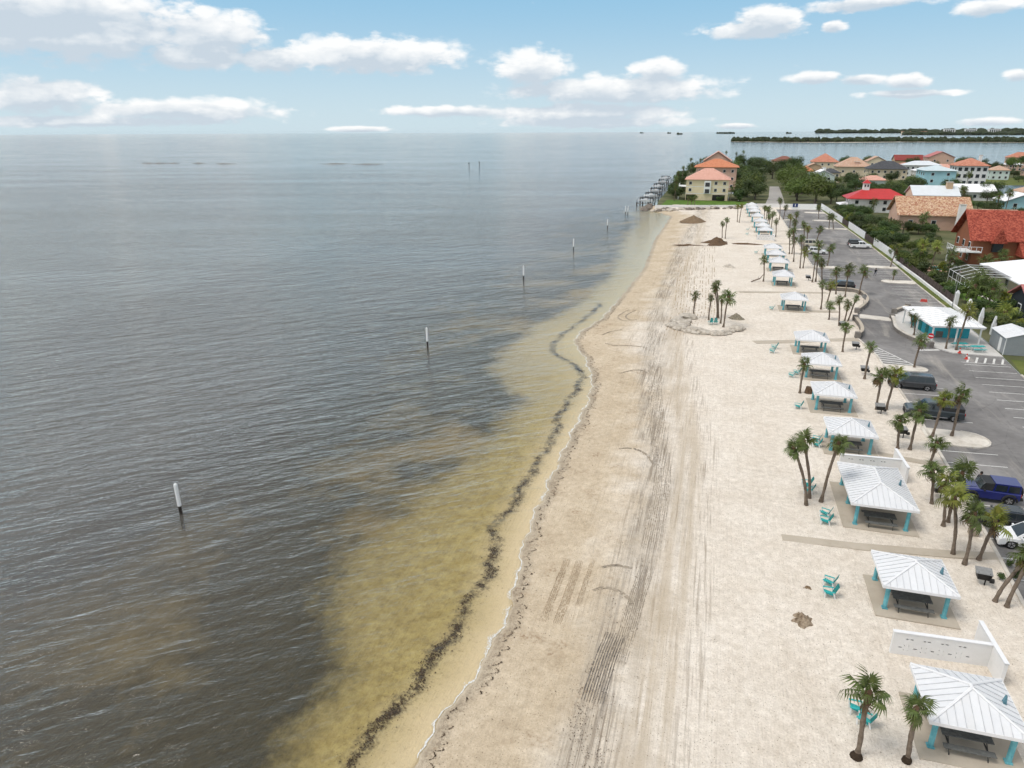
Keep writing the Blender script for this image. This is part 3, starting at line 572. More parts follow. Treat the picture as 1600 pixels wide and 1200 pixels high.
def crown_dirs(rnd, n):
    for i in range(n):
        el = R(82-128*(i/(n-1))**1.05)+rnd.uniform(-.14, .14); yield i*2.399+rnd.uniform(-.3, .3), el
def boots(rnd, dead):
    b = MB(); b.tube([(0,0,-.62),(0,0,-.42),(0,0,-.12),(0,0,.12),(0,0,.26)], [.15,.2,.22,.15,.05], 9, 0)
    for i in range(dead):
        a = rnd.uniform(0, 6.28); add_frond(b, rnd, Matrix.Translation((0,0,-.3)) @ Matrix.Rotation(a,4,'Z') @ Matrix.Rotation(R(70+rnd.uniform(-12, 14)),4,'Y'), .72, 1, 9)
    return b
FROND = []; FRONDY = []
for k in range(5):
    for lst, mm in ((FROND, m_frond), (FRONDY, m_frondy)):
        b = MB(); add_frond(b, random.Random(40+k), Matrix.Identity(4), 1.0, 0, 19); lst.append(b.mesh('frond', mm, False))
BOOT = [boots(random.Random(60+k), 2+k).mesh('crown', [m_boot, m_dead]) for k in range(4)]
CROWN = {}
for yel in (0, 1):
    for k in range(5):
        r = random.Random(80+k); b = boots(r, 2)
        for a, e in crown_dirs(r, 13): add_frond(b, r, Matrix.Rotation(a,4,'Z') @ Matrix.Rotation(-e,4,'Y'), r.uniform(.7, 1.15), 2, 13)
        CROWN[yel, k] = b.mesh('crown', [m_boot, m_dead, (m_frondy if yel else m_frond)])
npalm = [0]
def palm(pt, label, group, size=1.35, yel=0, parts=False, nf=12, bend=.5, girth=1.0, lean=0.0):
    bx, by, tx, ty, tz = pt; k = npalm[0]; npalm[0] += 1; r = random.Random(200+k)
    z0 = Z0 if by < 400 else -.06; size *= .70
    root = thing('sabal_palm', label, 'palm tree', (bx, by, z0), 0, group)
    dx, dy, h = tx-bx, ty-by, tz-z0; b = MB(); pa = []; ra = []
    n = 12
    for i in range(n+1):
        u = i/n; f = u*(1-bend)+bend*u*u
        wv = .05*math.sin(u*7+k)*(1-u)
        pa.append((dx*f+wv, dy*f+wv*.5, -.15+(h+.15)*u)); rr = .150+.12*max(0, .14-u)/.14+.018*math.sin(i*2.1+k)+(.03 if u > .85 else 0)
        ra.append(rr*.8*girth*(.92+.1*size))
    b.tube(pa, ra, 9, 0)
    b.build('trunk', m_trunk, root, smooth=True)
    if k < 2: rb = MB(); rb.tube([(0,0,-.12),(0,0,.06),(.02,0,.2),(.03,0,.34)], [.38 if k == 0 else .28,.30 if k == 0 else .23,.22,.13], 11); rb.build('root_mound', m_root, root, smooth=True)
    if parts:
        cr = put('crown', BOOT[k % 4], root, (dx, dy, h), 0, size); cr.rotation_euler = (r.uniform(-.3, .3), r.uniform(-.05, .4), r.uniform(-.4, .4))
        for a, e in crown_dirs(r, nf):
            s = r.uniform(.65, 1.22); o = put('frond', (FRONDY if yel and r.random() < .75 else FROND)[r.randrange(5)], cr, (0,0,0), 0, s)
            o.rotation_euler = (Matrix.Rotation(a,3,'Z') @ Matrix.Rotation(-e,3,'Y')).to_euler()
    else:
        cr = put('crown', CROWN[yel, k % 5], root, (dx, dy, h), 0, size); cr.rotation_euler = (r.uniform(-.3, .3), r.uniform(-.05, .4), r.uniform(0, 6))
    return root
GA = 'sabal palms beside the kerb by the parked cars'
NEAR = [
 ((9.50, 29.93, 9.39, 29.90, 4.18), 'tall sabal palm with a dark root mound beside the nearest pavilion', 'palms on the open sand', 1.42, 0),
 ((11.87, 30.30, 11.70, 30.25, 3.48), 'short slim sabal palm standing against the nearest pavilion slab', 'palms on the open sand', .98, 0),
 ((20.58, 45.82, 21.93, 46.21, 3.46), 'palm leaning hard right from the sand, lower of the crossed pair', GA, 1.3, 1),
 ((21.21, 45.44, 21.81, 45.62, 4.03), 'palm leaning right over the kerb, nearer of the crossed pair', GA, 1.3, 0),
 ((19.64, 51.29, 18.66, 51.01, 4.83), 'curved thin palm left of the two thick trunks by the white car', GA, 1.35, 1),
 ((20.08, 50.15, 19.78, 50.06, 4.22), 'thick trunked palm in front of the litter bin', GA, 1.5, 0),
 ((21.22, 51.06, 21.71, 51.20, 3.18), 'thick trunked palm leaning towards the hood of the white car', GA, 1.35, 1),
 ((19.98, 55.46, 19.48, 55.31, 4.07), 'yellow green palm with the thinnest trunk left of the blue jeep', GA, 1.2, 1),
 ((20.50, 56.20, 20.69, 56.26, 4.44), 'green palm whose crown hangs before the blue jeep hood', GA, 1.45, 0),
 ((20.14, 59.28, 19.57, 59.12, 3.07), 'straight stout palm beside the grill nearest the large pavilion', GA, 1.4, 0),
 ((22.06, 67.57, 22.21, 67.62, 2.16), 'palm at the kerb corner below the oval traffic island', GA, 1.3, 0),
 ((23.93, 74.48, 24.22, 74.57, 4.16), 'yellow green palm slanting right at the base of the oval island', GA, 1.25, 1),
 ((25.89, 75.20, 25.94, 75.21, 4.52), 'large dark palm standing on the oval traffic island', GA, 1.65, 0),
 ((20.88, 70.45, 21.05, 70.50, 4.16), 'palm leaning in front of the pickup truck nose', GA, 1.5, 0),
 ((19.78, 70.45, 19.48, 70.36, 2.94), 'short straight palm left of the pickup truck', GA, 1.2, 0),
 ((19.77, 80.94, 19.63, 80.90, 4.04), 'palm with orange brown dead fronds left of the dark SUV', GA, 1.5, 0),
 ((20.90, 81.25, 21.11, 81.32, 4.19), 'palm crossing in front of the dark SUV hood', GA, 1.55, 1),
 ((9.85, 56.05, 8.02, 55.51, 5.44), 'palm leaning left, outermost of three tall palms by the large pavilion', 'palms on the open sand', 1.2, 0),
 ((10.19, 57.38, 8.97, 57.03, 5.40), 'middle palm of three tall palms left of the large pavilion', 'palms on the open sand', 1.3, 0),
 ((11.02, 56.93, 11.68, 57.13, 5.58), 'palm leaning right towards the roof of the large pavilion', 'palms on the open sand', 1.25, 0)]
for pt, lb, gp, s, yel in NEAR: palm(pt, lb, gp, s, yel, True)
MID = [
 ((11.88, 84.25, 11.97, 84.27, 3.70), 'lone palm on the sand before the third row of pavilions', 'palms on the open sand', 1.3, 0),
 ((27.63, 98.59, 27.82, 98.65, 3.68), 'palm on the pointed traffic island by the striped hatching', 'palms round the restroom', 1.5, 0),
 ((34.19, 109.08, 33.97, 109.02, 4.05), 'slim palm in front of the teal restroom wall', 'palms round the restroom', 1.3, 0),
 ((35.43, 108.78, 35.85, 108.90, 5.81), 'tallest leaning palm in front of the teal restroom', 'palms round the restroom', 1.7, 1),
 ((31.47, 115.60, 31.13, 115.50, 2.77), 'small crooked palm at the left corner of the teal restroom', 'palms round the restroom', 1.0, 0),
 ((32.18, 120.39, 31.73, 120.26, 2.34), 'tiny palm behind the crooked one at the restroom corner', 'palms round the restroom', .9, 0),
 ((20.35, 91.83, 20.49, 91.87, 4.30), 'slim palm right of the second grill from the hatching', 'palms by the planter', 1.1, 0),
 ((19.45, 103.42, 19.41, 103.40, 3.63), 'palm on the sand in front of the low curved grey wall', 'palms by the planter', 1.25, 0),
 ((21.16, 118.58, 20.50, 118.39, 4.27), 'curved palm, left of three in the sandy planter', 'palms by the planter', 1.15, 0),
 ((22.51, 121.86, 22.57, 121.88, 2.85), 'middle palm of three in the sandy planter', 'palms by the planter', 1.25, 0),
 ((23.03, 122.00, 23.74, 122.21, 3.82), 'thin slanting palm, right of three in the sandy planter', 'palms by the planter', .95, 0),
 ((20.12, 122.50, 19.98, 122.46, 2.32), 'thick short palm left of the sandy planter', 'palms by the planter', 1.3, 0),
 ((25.36, 141.18, 25.24, 141.14, 5.17), 'tall palm before the planter wall, left of the paired crowns', 'palms by the planter', 1.9, 0),
 ((28.33, 144.25, 28.65, 144.34, 4.50), 'tall palm at the rounded corner of the planter wall', 'palms by the planter', 1.8, 0),
 ((24.04, 143.09, 23.46, 142.92, 4.51), 'palm behind the black car at the planter wall', 'palms by the planter', 1.5, 0),
 ((21.62, 135.82, 21.92, 135.91, 3.25), 'yellowish palm in front of the black car at the planter', 'palms by the planter', 1.5, 1),
 ((19.79, 129.76, 19.36, 129.64, 4.40), 'thin tall palm at the left end of the planter wall', 'palms by the planter', 1.3, 0),
 ((37.60, 160.62, 37.69, 160.64, 1.64), 'small dark palm on the far right parking island', 'palms on the parking islands', 1.0, 0),
 ((40.43, 177.27, 41.13, 177.47, 4.01), 'leaning palm on the grass verge by the white fence', 'palms on the parking islands', 1.7, 0),
 ((-1.95, 117.35, -1.86, 117.37, 3.89), 'leftmost palm inside the ring of rocks on the sand', 'palms in the rock ring', 1.15, 0),
 ((0.60, 116.73, 0.66, 116.75, 3.74), 'palm in front of the turquoise chairs in the rock ring', 'palms in the rock ring', 1.0, 0),
 ((2.25, 118.49, 1.29, 118.21, 5.64), 'tallest palm at the back of the rock ring', 'palms in the rock ring', 1.4, 0),
 ((2.04, 118.44, 1.15, 118.18, 4.99), 'second tall palm grown close to the tallest in the rock ring', 'palms in the rock ring', 1.1, 0),
 ((2.58, 115.14, 2.39, 115.09, 4.01), 'slender palm between the tallest and the fullest in the rock ring', 'palms in the rock ring', 1.2, 0),
 ((2.98, 112.79, 3.28, 112.88, 4.99), 'fullest green palm at the right of the rock ring', 'palms in the rock ring', 1.75, 0),
 ((2.63, 214.90, 2.41, 214.83, 4.11), 'left palm of two on the brown seaweed heap', 'palms on the seaweed heap', 1.3, 0),
 ((3.54, 213.80, 3.54, 213.80, 5.38), 'taller palm of two on the brown seaweed heap', 'palms on the seaweed heap', 1.3, 0),
 ((7.72, 255.66, 7.38, 255.56, 5.22), 'left palm of two before the farthest pavilions', 'palms before the farthest pavilions', 1.3, 1),
 ((8.33, 253.97, 8.58, 254.05, 5.61), 'right palm of two before the farthest pavilions', 'palms before the farthest pavilions', 1.3, 1),
 ((11.18, 152.15, 10.76, 152.03, 4.60), 'palm on the sand left of the middle pavilions', 'palms on the open sand', 1.3, 0)]
for pt, lb, gp, s, yel in MID: palm(pt, lb, gp, s, yel)
FARP = [(26.64, 175.28, 26.77, 175.32, 3.90), (28.36, 212.57, 29.05, 212.78, 3.58), (21.68, 154.97, 21.34, 154.87, 7.64), (20.96, 154.10, 20.96, 154.10, 5.37), (23.23, 157.45, 22.71, 157.30, 3.56), (35.97, 245.58, 35.79, 245.52, 3.87), (37.14, 244.27, 36.16, 243.99, 3.85), (18.14, 221.63, 17.78, 221.53, 4.34), (17.36, 232.98, 17.47, 233.01, 5.33), (17.33, 239.19, 16.86, 239.06, 3.85), (17.01, 243.99, 16.74, 243.91, 5.56), (17.02, 263.69, 16.73, 263.61, 4.22), (17.67, 263.86, 17.66, 263.85, 3.78), (22.40, 267.00, 21.80, 266.82, 6.46), (23.72, 267.33, 24.05, 267.43, 4.24), (23.82, 242.46, 23.53, 242.38, 3.67), (25.56, 244.53, 25.59, 244.54, 4.30), (24.65, 236.38, 24.47, 236.33, 2.79), (19.35, 190.06, 18.82, 189.91, 5.22), (19.98, 190.23, 20.16, 190.28, 3.44), (19.43, 178.61, 18.45, 178.32, 7.36), (20.09, 170.20, 19.61, 170.06, 6.61), (24.08, 202.01, 23.23, 201.76, 6.16), (24.99, 204.53, 24.65, 204.43, 4.85), (20.80, 170.39, 20.70, 170.36, 3.84), (36.26, 274.46, 35.73, 274.31, 3.62)]
FARP.sort(key=lambda p: p[0]**2+p[1]**2)
for i, pt in enumerate(FARP): palm(pt, f'slim palm along the far car park, {ORD[i]} to the viewer of that line', 'slim palms along the far car park', 1.45+.15*((i*7) % 3), 1 if i % 6 == 4 else 0)

# ================================================================ pavilions
m_roof = stain('white_roof_metal', (.62, .63, .645), (.715, .72, .73), (.5, .75), .6, (.50, .49, .475))
m_seam = M('painted_seam_shade', (.52, .53, .545), .6, .15, 2)  # grey rib colour paints in the thin shade lines along the roof seams
m_roofr = M('white_roof_trim', (.73, .73, .735), .5, .04)
m_teal = M('teal_paint', (.09, .33, .39), .65, .12, 2.0, .15, 30, col2=(.17, .46, .51))
m_soff = M('soffit_white', (.55, .54, .52), .8, .08)
m_vent = M('roof_vent_teal', (.10, .22, .27), .5, .2)
m_tbl = M('grey_recycled_plank', (.085, .088, .085), .75, .0, 5.0, .3, 30, col2=(.15, .155, .15))
m_tblf = M('dark_steel', (.03, .028, .026), .5, .2)
def hip_panels(hx, hy, ridge, z0, z1, pitch=.40):
    """meshes of the standing-seam strips of a hip roof; ridge = half ridge length along Y"""
    out = []
    for side in range(4):
        if side == 0: A, B, Ta, Tb = (-hx,-hy,z0), (hx,-hy,z0), (0,-ridge,z1), (0,-ridge,z1)
        elif side == 1: A, B, Ta, Tb = (hx,-hy,z0), (hx,hy,z0), (0,-ridge,z1), (0,ridge,z1)
        elif side == 2: A, B, Ta, Tb = (hx,hy,z0), (-hx,hy,z0), (0,ridge,z1), (0,ridge,z1)
        else: A, B, Ta, Tb = (-hx,hy,z0), (-hx,-hy,z0), (0,ridge,z1), (0,-ridge,z1)
        A, B, Ta, Tb = map(Vector, (A, B, Ta, Tb)); e = (B-A); L = e.length; e.normalize()
        sa, sb = (Ta-A).dot(e), (Tb-A).dot(e); up = (Ta-A)-e*sa; nrm = e.cross(up).normalized()
        def top(s): return max(0.0, min(1.0, s/sa if s < sa else (1.0 if s <= sb else (L-s)/(L-sb))))
        n = max(1, round(L/pitch)); w = L/n
        for i in range(n):
            s0, s1 = i*w, (i+1)*w; cuts = sorted({s0, s1}|{q for q in (sa, sb) if s0 < q < s1}); b = MB()
            poly = [A+e*s0, A+e*s1]+[A+e*q+up*top(q) for q in reversed(cuts)]
            pts = []
            for q in poly:
                if not pts or (q-pts[-1]).length > 1e-4: pts.append(q)
            if (pts[0]-pts[-1]).length < 1e-4: pts.pop()
            th = nrm*.035; k = len(pts)
            b.face([p+th for p in pts]); b.face([p for p in reversed(pts)])
            for j in range(k): b.face([pts[j], pts[(j+1) % k], pts[(j+1) % k]+th, pts[j]+th])
            u0 = A+e*s0; t0 = top(s0)
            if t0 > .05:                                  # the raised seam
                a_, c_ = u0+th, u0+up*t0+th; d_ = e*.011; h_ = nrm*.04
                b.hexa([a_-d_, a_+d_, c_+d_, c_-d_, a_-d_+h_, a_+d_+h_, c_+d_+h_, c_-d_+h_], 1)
            out.append(b)
    return out
def ridge_caps(hx, hy, ridge, z0, z1, parent):
    for (x, y) in ((-hx,-hy), (hx,-hy), (hx,hy), (-hx,hy)):
        yr = -ridge if y < 0 else ridge
        MB().tube([(x,y,z0+.05), (0,yr,z1+.06)], .075, 6).build('ridge_cap', m_roofr, parent)
    if ridge > .05: MB().tube([(0,-ridge,z1+.06), (0,ridge,z1+.06)], .085, 6).build('ridge_cap', m_roofr, parent)
def make_pavilion(hx, hy, ridge, posts, slab, panels, z0=2.05, z1=2.95):
    r = thing('picnic_pavilion', 'x', 'pavilion', (0,0,0), 0, 'white roofed picnic pavilions along the beach')
    for x, y in posts:
        p = MB().tube([(x,y,.05),(x,y,z0-.1)], .145, 8).build('post', m_teal, r)
        MB().box(x-.17,x+.17,y-.17,y+.17,.071,.15).build('post_base', m_teal, p)
    MB().box(slab[0],slab[1],slab[2],slab[3],-.3,.07).build('concrete_slab', m_conc, r)
    f = MB()                                              # soffit carries the roof sheets
    k = .06; f.hexa([(-hx+k,-hy+k,z0-.16),(hx-k,-hy+k,z0-.16),(hx-k,hy-k,z0-.16),(-hx+k,hy-k,z0-.16),(-hx+k,-hy+k,z0-.03),(hx-k,-hy+k,z0-.03),(hx-k,hy-k,z0-.03),(-hx+k,hy-k,z0-.03)])
    roof = f.build('roof', m_soff, r)
    bs = hip_panels(hx, hy, ridge, z0, z1)
    if panels:
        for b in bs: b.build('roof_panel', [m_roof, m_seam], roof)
    else:
        a = MB()
        for b in bs: o_ = len(a.v); a.v += b.v; a.f += [tuple(i+o_ for i in q) for q in b.f]; a.m += b.m
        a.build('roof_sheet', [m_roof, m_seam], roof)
    ridge_caps(hx, hy, ridge, z0, z1, roof)
    for x0, x1, y0, y1 in ((-hx-.03,hx+.03,-hy-.04,-hy), (-hx-.03,hx+.03,hy,hy+.04), (-hx-.04,-hx,-hy,hy), (hx,hx+.04,-hy,hy)): MB().box(x0,x1,y0,y1,z0-.14,z0+.06).build('fascia', m_roofr, roof)
    v = MB(); v.hexa([(hx*.72-.05,-.12,z0+.3),(hx*.72+.12,-.12,z0+.2),(hx*.72+.12,.12,z0+.2),(hx*.72-.05,.12,z0+.3),(hx*.72+.02,-.05,z0+.78),(hx*.72+.08,-.05,z0+.76),(hx*.72+.08,.05,z0+.76),(hx*.72+.02,.05,z0+.78)]); v.build('roof_vent', m_vent, r)
    return r
sq = [(x, y) for x in (-1.75, 1.75) for y in (-1.6, 1.6)]
pavA = make_pavilion(2.2, 2.06, .12, sq, (-2.45, 2.5, -2.55, 2.05), True)
pavB = make_pavilion(2.2, 2.06, .12, sq, (-2.45, 2.5, -2.55, 2.05), False)
pavC = make_pavilion(2.42, 3.75, 1.35, [(x, y) for x in (-1.85, 1.85) for y in (-3.4, 0, 3.4)], (-2.8, 2.7, -4.1, 3.8), True)
# picnic tables
def make_table(L=2.35):
    r = thing('picnic_table', 'x', 'picnic table', (0,0,0), 0, 'dark grey picnic tables under the pavilions')
    for i in range(5): MB().box(-L/2,L/2,-.46+i*.186,-.46+i*.186+.175,.72,.765).build('tabletop_plank', m_tbl, r)
    for s in (-1, 1):
        for i in range(2): MB().box(-L/2,L/2,s*.86-.18+i*.182,s*.86-.18+i*.182+.172,.43,.47).build('bench_plank', m_tbl, r)
    for x in (-L/2+.3, L/2-.3):
        b = MB(); b.tube([(x,-.98,.0),(x,-.68,.40),(x,-.25,.71)], .03, 6); b.tube([(x,.98,.0),(x,.68,.40),(x,.25,.71)], .03, 6); b.obox((x,0,.40), (.06,2.0,.06)); b.obox((x,0,.70), (.06,.8,.05)); b.build('leg_frame', m_tblf, r)
    return r
tab = make_table()
PAV = [(15.0, 33.2), (15.05, 44.6), (15.05, 57.2), (15.0, 69.6), (14.9, 80.6), (15.0, 92.0), (15.0, 103.0), (14.95, 128.8), (14.7, 150.4), (15.0, 166.6), (15.1, 177.4), (15.0, 187.3), (15.0, 221.5), (14.7, 231.5), (14.6, 243.5), (14.3, 258.5), (14.0, 274.5), (13.8, 286), (13.8, 297.5)]
PL = ['closest to the camera, behind the two bare palms', 'beside the pair of chairs and the lone grill', '', 'just past the white wall with the teal bench', 'second past the white wall with the teal bench', 'third past the white wall with the teal bench', 'just before the middle footpath', 'beside the rock ring, standing alone', 'nearest of the four bunched in mid distance', 'second of the four bunched in mid distance', 'third of the four bunched in mid distance', 'last of the four bunched in mid distance',
      'nearest of the far seven, by the far white wall', 'second of the far seven', 'third of the far seven', 'fourth of the far seven', 'fifth of the far seven', 'sixth of the far seven', 'farthest one at the end of the beach']
usedA = usedB = False
for i, (x, y) in enumerate(PAV):
    if i == 2: r = pavC; r.location = (x, y, Z0)
    elif i < 7:
        r = pavA if i == 0 else dup(pavA, (x, y, Z0)); r.location = (x, y, Z0)
    else:
        r = pavB if i == 7 else dup(pavB, (x, y, Z0)); r.location = (x, y, Z0)
    if i in (8, 15): r.rotation_euler.z = R(90)
    r['label'] = 'large white pavilion with a long ridge and teal posts' if i == 2 else 'white pavilion with teal posts, '+PL[i]
    spots = [(x-.1, y-.95, Z0+.07)] if i != 2 else [(x, y-2.75, Z0+.07), (x, y+.9, Z0+.07)]
    for j, s in enumerate(spots):
        tt = tab if (i == 0) else copy_tree(tab); tt.location = s
        tt['label'] = ('grey picnic table at the near end of the large pavilion', 'grey picnic table at the far end of the large pavilion')[j] if i == 2 else 'grey picnic table under the pavilion '+PL[i]

# ================================================================ block screen walls
def screen_wall(label, x, y, L, h, wing, rows=True):
    r = thing('screen_wall', label, 'wall', (x, y, Z0), R(3), 'white block screen walls'); th = .2
    xb = [0.0]; holes = set(); n = 4
    cells = []
    for g in range(n):
        c_ = .9+g*(L-1.5)/n
        for dx, z in ((-.22, .64), (.04, .64), (-.50, .48), (-.22, .32), (.04, .32), (.32, .48), (-.18, 1.12), (.06, 1.12)): cells.append((c_+dx, z))
    xs_ = sorted({0.0, L}|{round(c_[0], 3) for c_ in cells}|{round(c_[0]+.19, 3) for c_ in cells}); zs_ = sorted({-.3, h}|{c_[1] for c_ in cells}|{c_[1]+.085 for c_ in cells})
    hole = set((round(a, 3), round(z, 3)) for a, z in cells); b = MB()
    isH = lambda i, j: 0 <= i < len(xs_)-1 and 0 <= j < len(zs_)-1 and (round(xs_[i], 3), round(zs_[j], 3)) in hole
    for i in range(len(xs_)-1):
        for j in range(len(zs_)-1):
            x0, x1, z0, z1 = xs_[i], xs_[i+1], zs_[j], zs_[j+1]
            if isH(i, j):
                b.face([(x0,0,z0),(x0,th,z0),(x0,th,z1),(x0,0,z1)]); b.face([(x1,0,z0),(x1,0,z1),(x1,th,z1),(x1,th,z0)]); b.face([(x0,0,z0),(x1,0,z0),(x1,th,z0),(x0,th,z0)]); b.face([(x0,0,z1),(x0,th,z1),(x1,th,z1),(x1,0,z1)])
            else:
                b.face([(x0,0,z0),(x1,0,z0),(x1,0,z1),(x0,0,z1)]); b.face([(x1,th,z0),(x0,th,z0),(x0,th,z1),(x1,th,z1)])
    b.face([(0,0,-.3),(0,0,h),(0,th,h),(0,th,-.3)]); b.face([(L,0,-.3),(L,th,-.3),(L,th,h),(L,0,h)])
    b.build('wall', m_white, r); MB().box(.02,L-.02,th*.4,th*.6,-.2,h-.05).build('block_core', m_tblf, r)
    MB().box(-.03,L+.0,-.03,th+.03,h,h+.07).build('coping', m_roofr, r)
    w = MB().box(L+.003,L+th,-wing*.42,wing*.58,-.3,h+.02).build('wing_wall', m_white, r); MB().box(L-.03,L+th+.03,-wing*.42-.03,wing*.58+.03,h+.071,h+.13).build('coping', m_roofr, w)
    return r
screen_wall('white block screen wall with slotted openings beside the nearest pavilion', 12.75, 38.55, 5.3, 1.55, 3.7)
screen_wall('white block screen wall behind the large pavilion, a teal bench before it', 13.4, 63.9, 5.2, 1.5, 4.0)
screen_wall('white block screen wall in front of the far pavilions', 12.3, 213.2, 4.6, 1.5, 3.5)
b = thing('bench', 'long teal bench in front of the white wall by the large pavilion', 'bench', (16.2, 63.0, Z0))
for i in range(3): MB().box(-1.2,1.2,-.22+i*.15,-.22+i*.15+.14,.44,.48).build('seat_plank', m_teal, b)
for x in (-1.0, 1.0): MB().box(x-.05,x+.05,-.2,.2,0,.44).build('leg', m_tblf, b)

# ================================================================ adirondack chairs
m_turq = M('turquoise_paint', (.03, .36, .35), .6, .15, 3.0)
m_turq2 = M('dark_turquoise_paint', (.02, .20, .19), .6, .15, 3.0)
m_cwhite = M('white_plastic', (.72, .73, .72), .6, .05)
def make_chair():
    r = thing('adirondack_chair', 'x', 'chair', (0,0,0), 0, 'turquoise beach chairs')
    for i in range(5): MB().obox((-.28+i*.13, 0, .40-.035*i), (.12,.52,.03), (0,R(15),0)).build('seat_slat', m_turq, r)
    for i in range(5): MB().obox((.47, -.22+i*.11, .70+(.03 if i in (1,3) else .05 if i == 2 else 0)), (.03,.10,.86), (0,R(22),0)).build('back_slat', m_turq2, r)
    for s in (-1, 1):
        MB().obox((-.02, s*.34, .60), (.78,.13,.03)).build('armrest', m_turq, r)
        MB().obox((-.34, s*.31, .30), (.09,.04,.60), (0,R(-6),0)).build('leg', m_cwhite, r)
        MB().obox((.36, s*.28, .28), (.10,.04,.64), (0,R(-16),0)).build('leg', m_cwhite, r)
    return r
ch = make_chair(); first = True
CH = [((9.94, 33.04), 8, 'half hidden behind the tall palm by the nearest pavilion'), ((10.23, 32.32), -10, 'behind the tall palm trunk near the camera'),
 ((9.90, 43.42), 12, 'nearer of the pair west of the second pavilion'), ((10.06, 44.71), -8, 'farther of the pair west of the second pavilion'),
 ((10.87, 53.28), 6, 'nearer of the pair beside the end of the footpath'), ((11.03, 54.55), -12, 'farther of the pair beside the end of the footpath'),
 ((10.13, 58.30), 0, 'just behind the two tall palms by the large pavilion'), ((10.10, 59.49), 14, 'farther of two behind the tall palms'),
 ((11.92, 68.55), 5, 'alone west of the pavilion past the white wall'), ((12.07, 69.86), -9, 'hiding behind another past the white wall'),
 ((11.18, 78.94), 8, 'west of the second pavilion past the white wall'), ((11.43, 90.12), 0, 'left of a pair beside the lone beach palm'), ((12.16, 91.35), 10, 'right of a pair beside the lone beach palm'),
 ((9.70, 100.41), 0, 'nearer of the pair west of the middle footpath pavilion'), ((10.09, 102.44), 14, 'farther of the pair west of the middle footpath pavilion'),
 ((11.20, 126.94), 4, 'west of the lone pavilion by the rock ring'), ((0.96, 113.87), 80, 'left of the two inside the rock ring'), ((1.77, 114.09), 100, 'right of the two inside the rock ring'),
 ((11.14, 188.92), 0, 'west of the four bunched pavilions'), ((9.96, 223.72), 0, 'nearest of the far ones by the far white wall'), ((10.47, 234.28), 10, 'second of the far ones by the far white wall')]
for (x, y), a, lb in CH:
    o = ch if first else copy_tree(ch); first = False; o.location = (x, y, Z0-.01); o.rotation_euler.z = R(a-10); o.scale = (.88,)*3; o['label'] = 'turquoise slatted chair with white legs, '+lb
# ================================================================ grills, bins
m_black = M('black_iron', (.018, .017, .016), .55, .3, 6); m_gal = M('grey_steel_sheet', (.27, .27, .265), .5, .2, 3, metal=.3)
def make_grill():
    r = thing('park_grill', 'x', 'grill', (0,0,0), 0, 'black park grills with a grey shelter lid')
    MB().tube([(.12,-.12,-.1),(.12,-.12,.62)], .05, 8).build('post', m_black, r)
    b = MB(); b.hexa([(-.42,-.3,.5),(.34,-.3,.5),(.34,.28,.5),(-.42,.28,.5),(-.5,-.34,.92),(.4,-.34,.92),(.4,.34,.92),(-.5,.34,.92)]); b.build('firebox', m_black, r)
    MB().tube([(.28,-.42,.62),(.52,-.42,.62)], .17, 10).build('ash_drum', m_black, r)
    MB().obox((-.05,.06,1.02), (1.02,.72,.035), (R(14),0,0)).build('lid', m_gal, r)
    for x in (-.4, .3): MB().box(x-.02,x+.02,-.2,-.16,.92,1.02).build('hinge', m_black, r)
    return r
gr = make_grill(); first = True
for (x, y), a, lb in (((20.46, 47.81), -6, 'right of the second pavilion, out on open sand'), ((20.97, 60.66), 4, 'behind the stout palm beside the large pavilion'), ((20.76, 73.43), 10, 'between the two palms left of the pickup'), ((19.89, 79.80), 0, 'left of the palms by the dark SUV'), ((20.67, 93.71), 0, 'nearest to the striped hatching'), ((21.43, 105.24), 0, 'by the end of the low curved grey wall'), ((20.27, 155.96), 0, 'right of the four bunched pavilions'), ((21.42, 117.05), 30, 'among the palms of the sandy planter')):
    o = gr if first else copy_tree(gr); first = False; o.location = (x, y, Z0); o.rotation_euler.z = R(a); o['label'] = 'black park grill with grey lid '+lb
m_bin = M('exposed_aggregate', (.34, .28, .22), .95, .25, 18, .5, 30)
r = thing('litter_bin', 'square tan pebble litter bin behind the thick trunked palm', 'bin', (*(21.91, 54.74), Z0), R(3))
MB().box(-.3,.3,-.3,.3,0,.9).build('body', m_bin, r); b = MB(); b.hexa([(-.32,-.32,.9),(.32,-.32,.9),(.32,.32,.9),(-.32,.32,.9),(-.22,-.22,1.12),(.22,-.22,1.12),(.22,.22,1.12),(-.22,.22,1.12)]); b.build('hood', m_kerb, r); MB().box(-.17,.17,-.34,-.24,.93,1.08).build('opening', m_black, r)
r = thing('tree_stump', 'brown cut tree stump behind the second pavilion past the white wall', 'stump', (*(12.93, 84.54), Z0)); b = MB(); b.tube([(0,0,-.1),(0,0,.3),(.05,0,.75)], [.5,.42,.4], 10).build('trunk', m_boot, r, smooth=False); MB().tube([(.75,.2,.25),(1.5,.35,.3)], .3, 9).build('log', m_trunk, r)

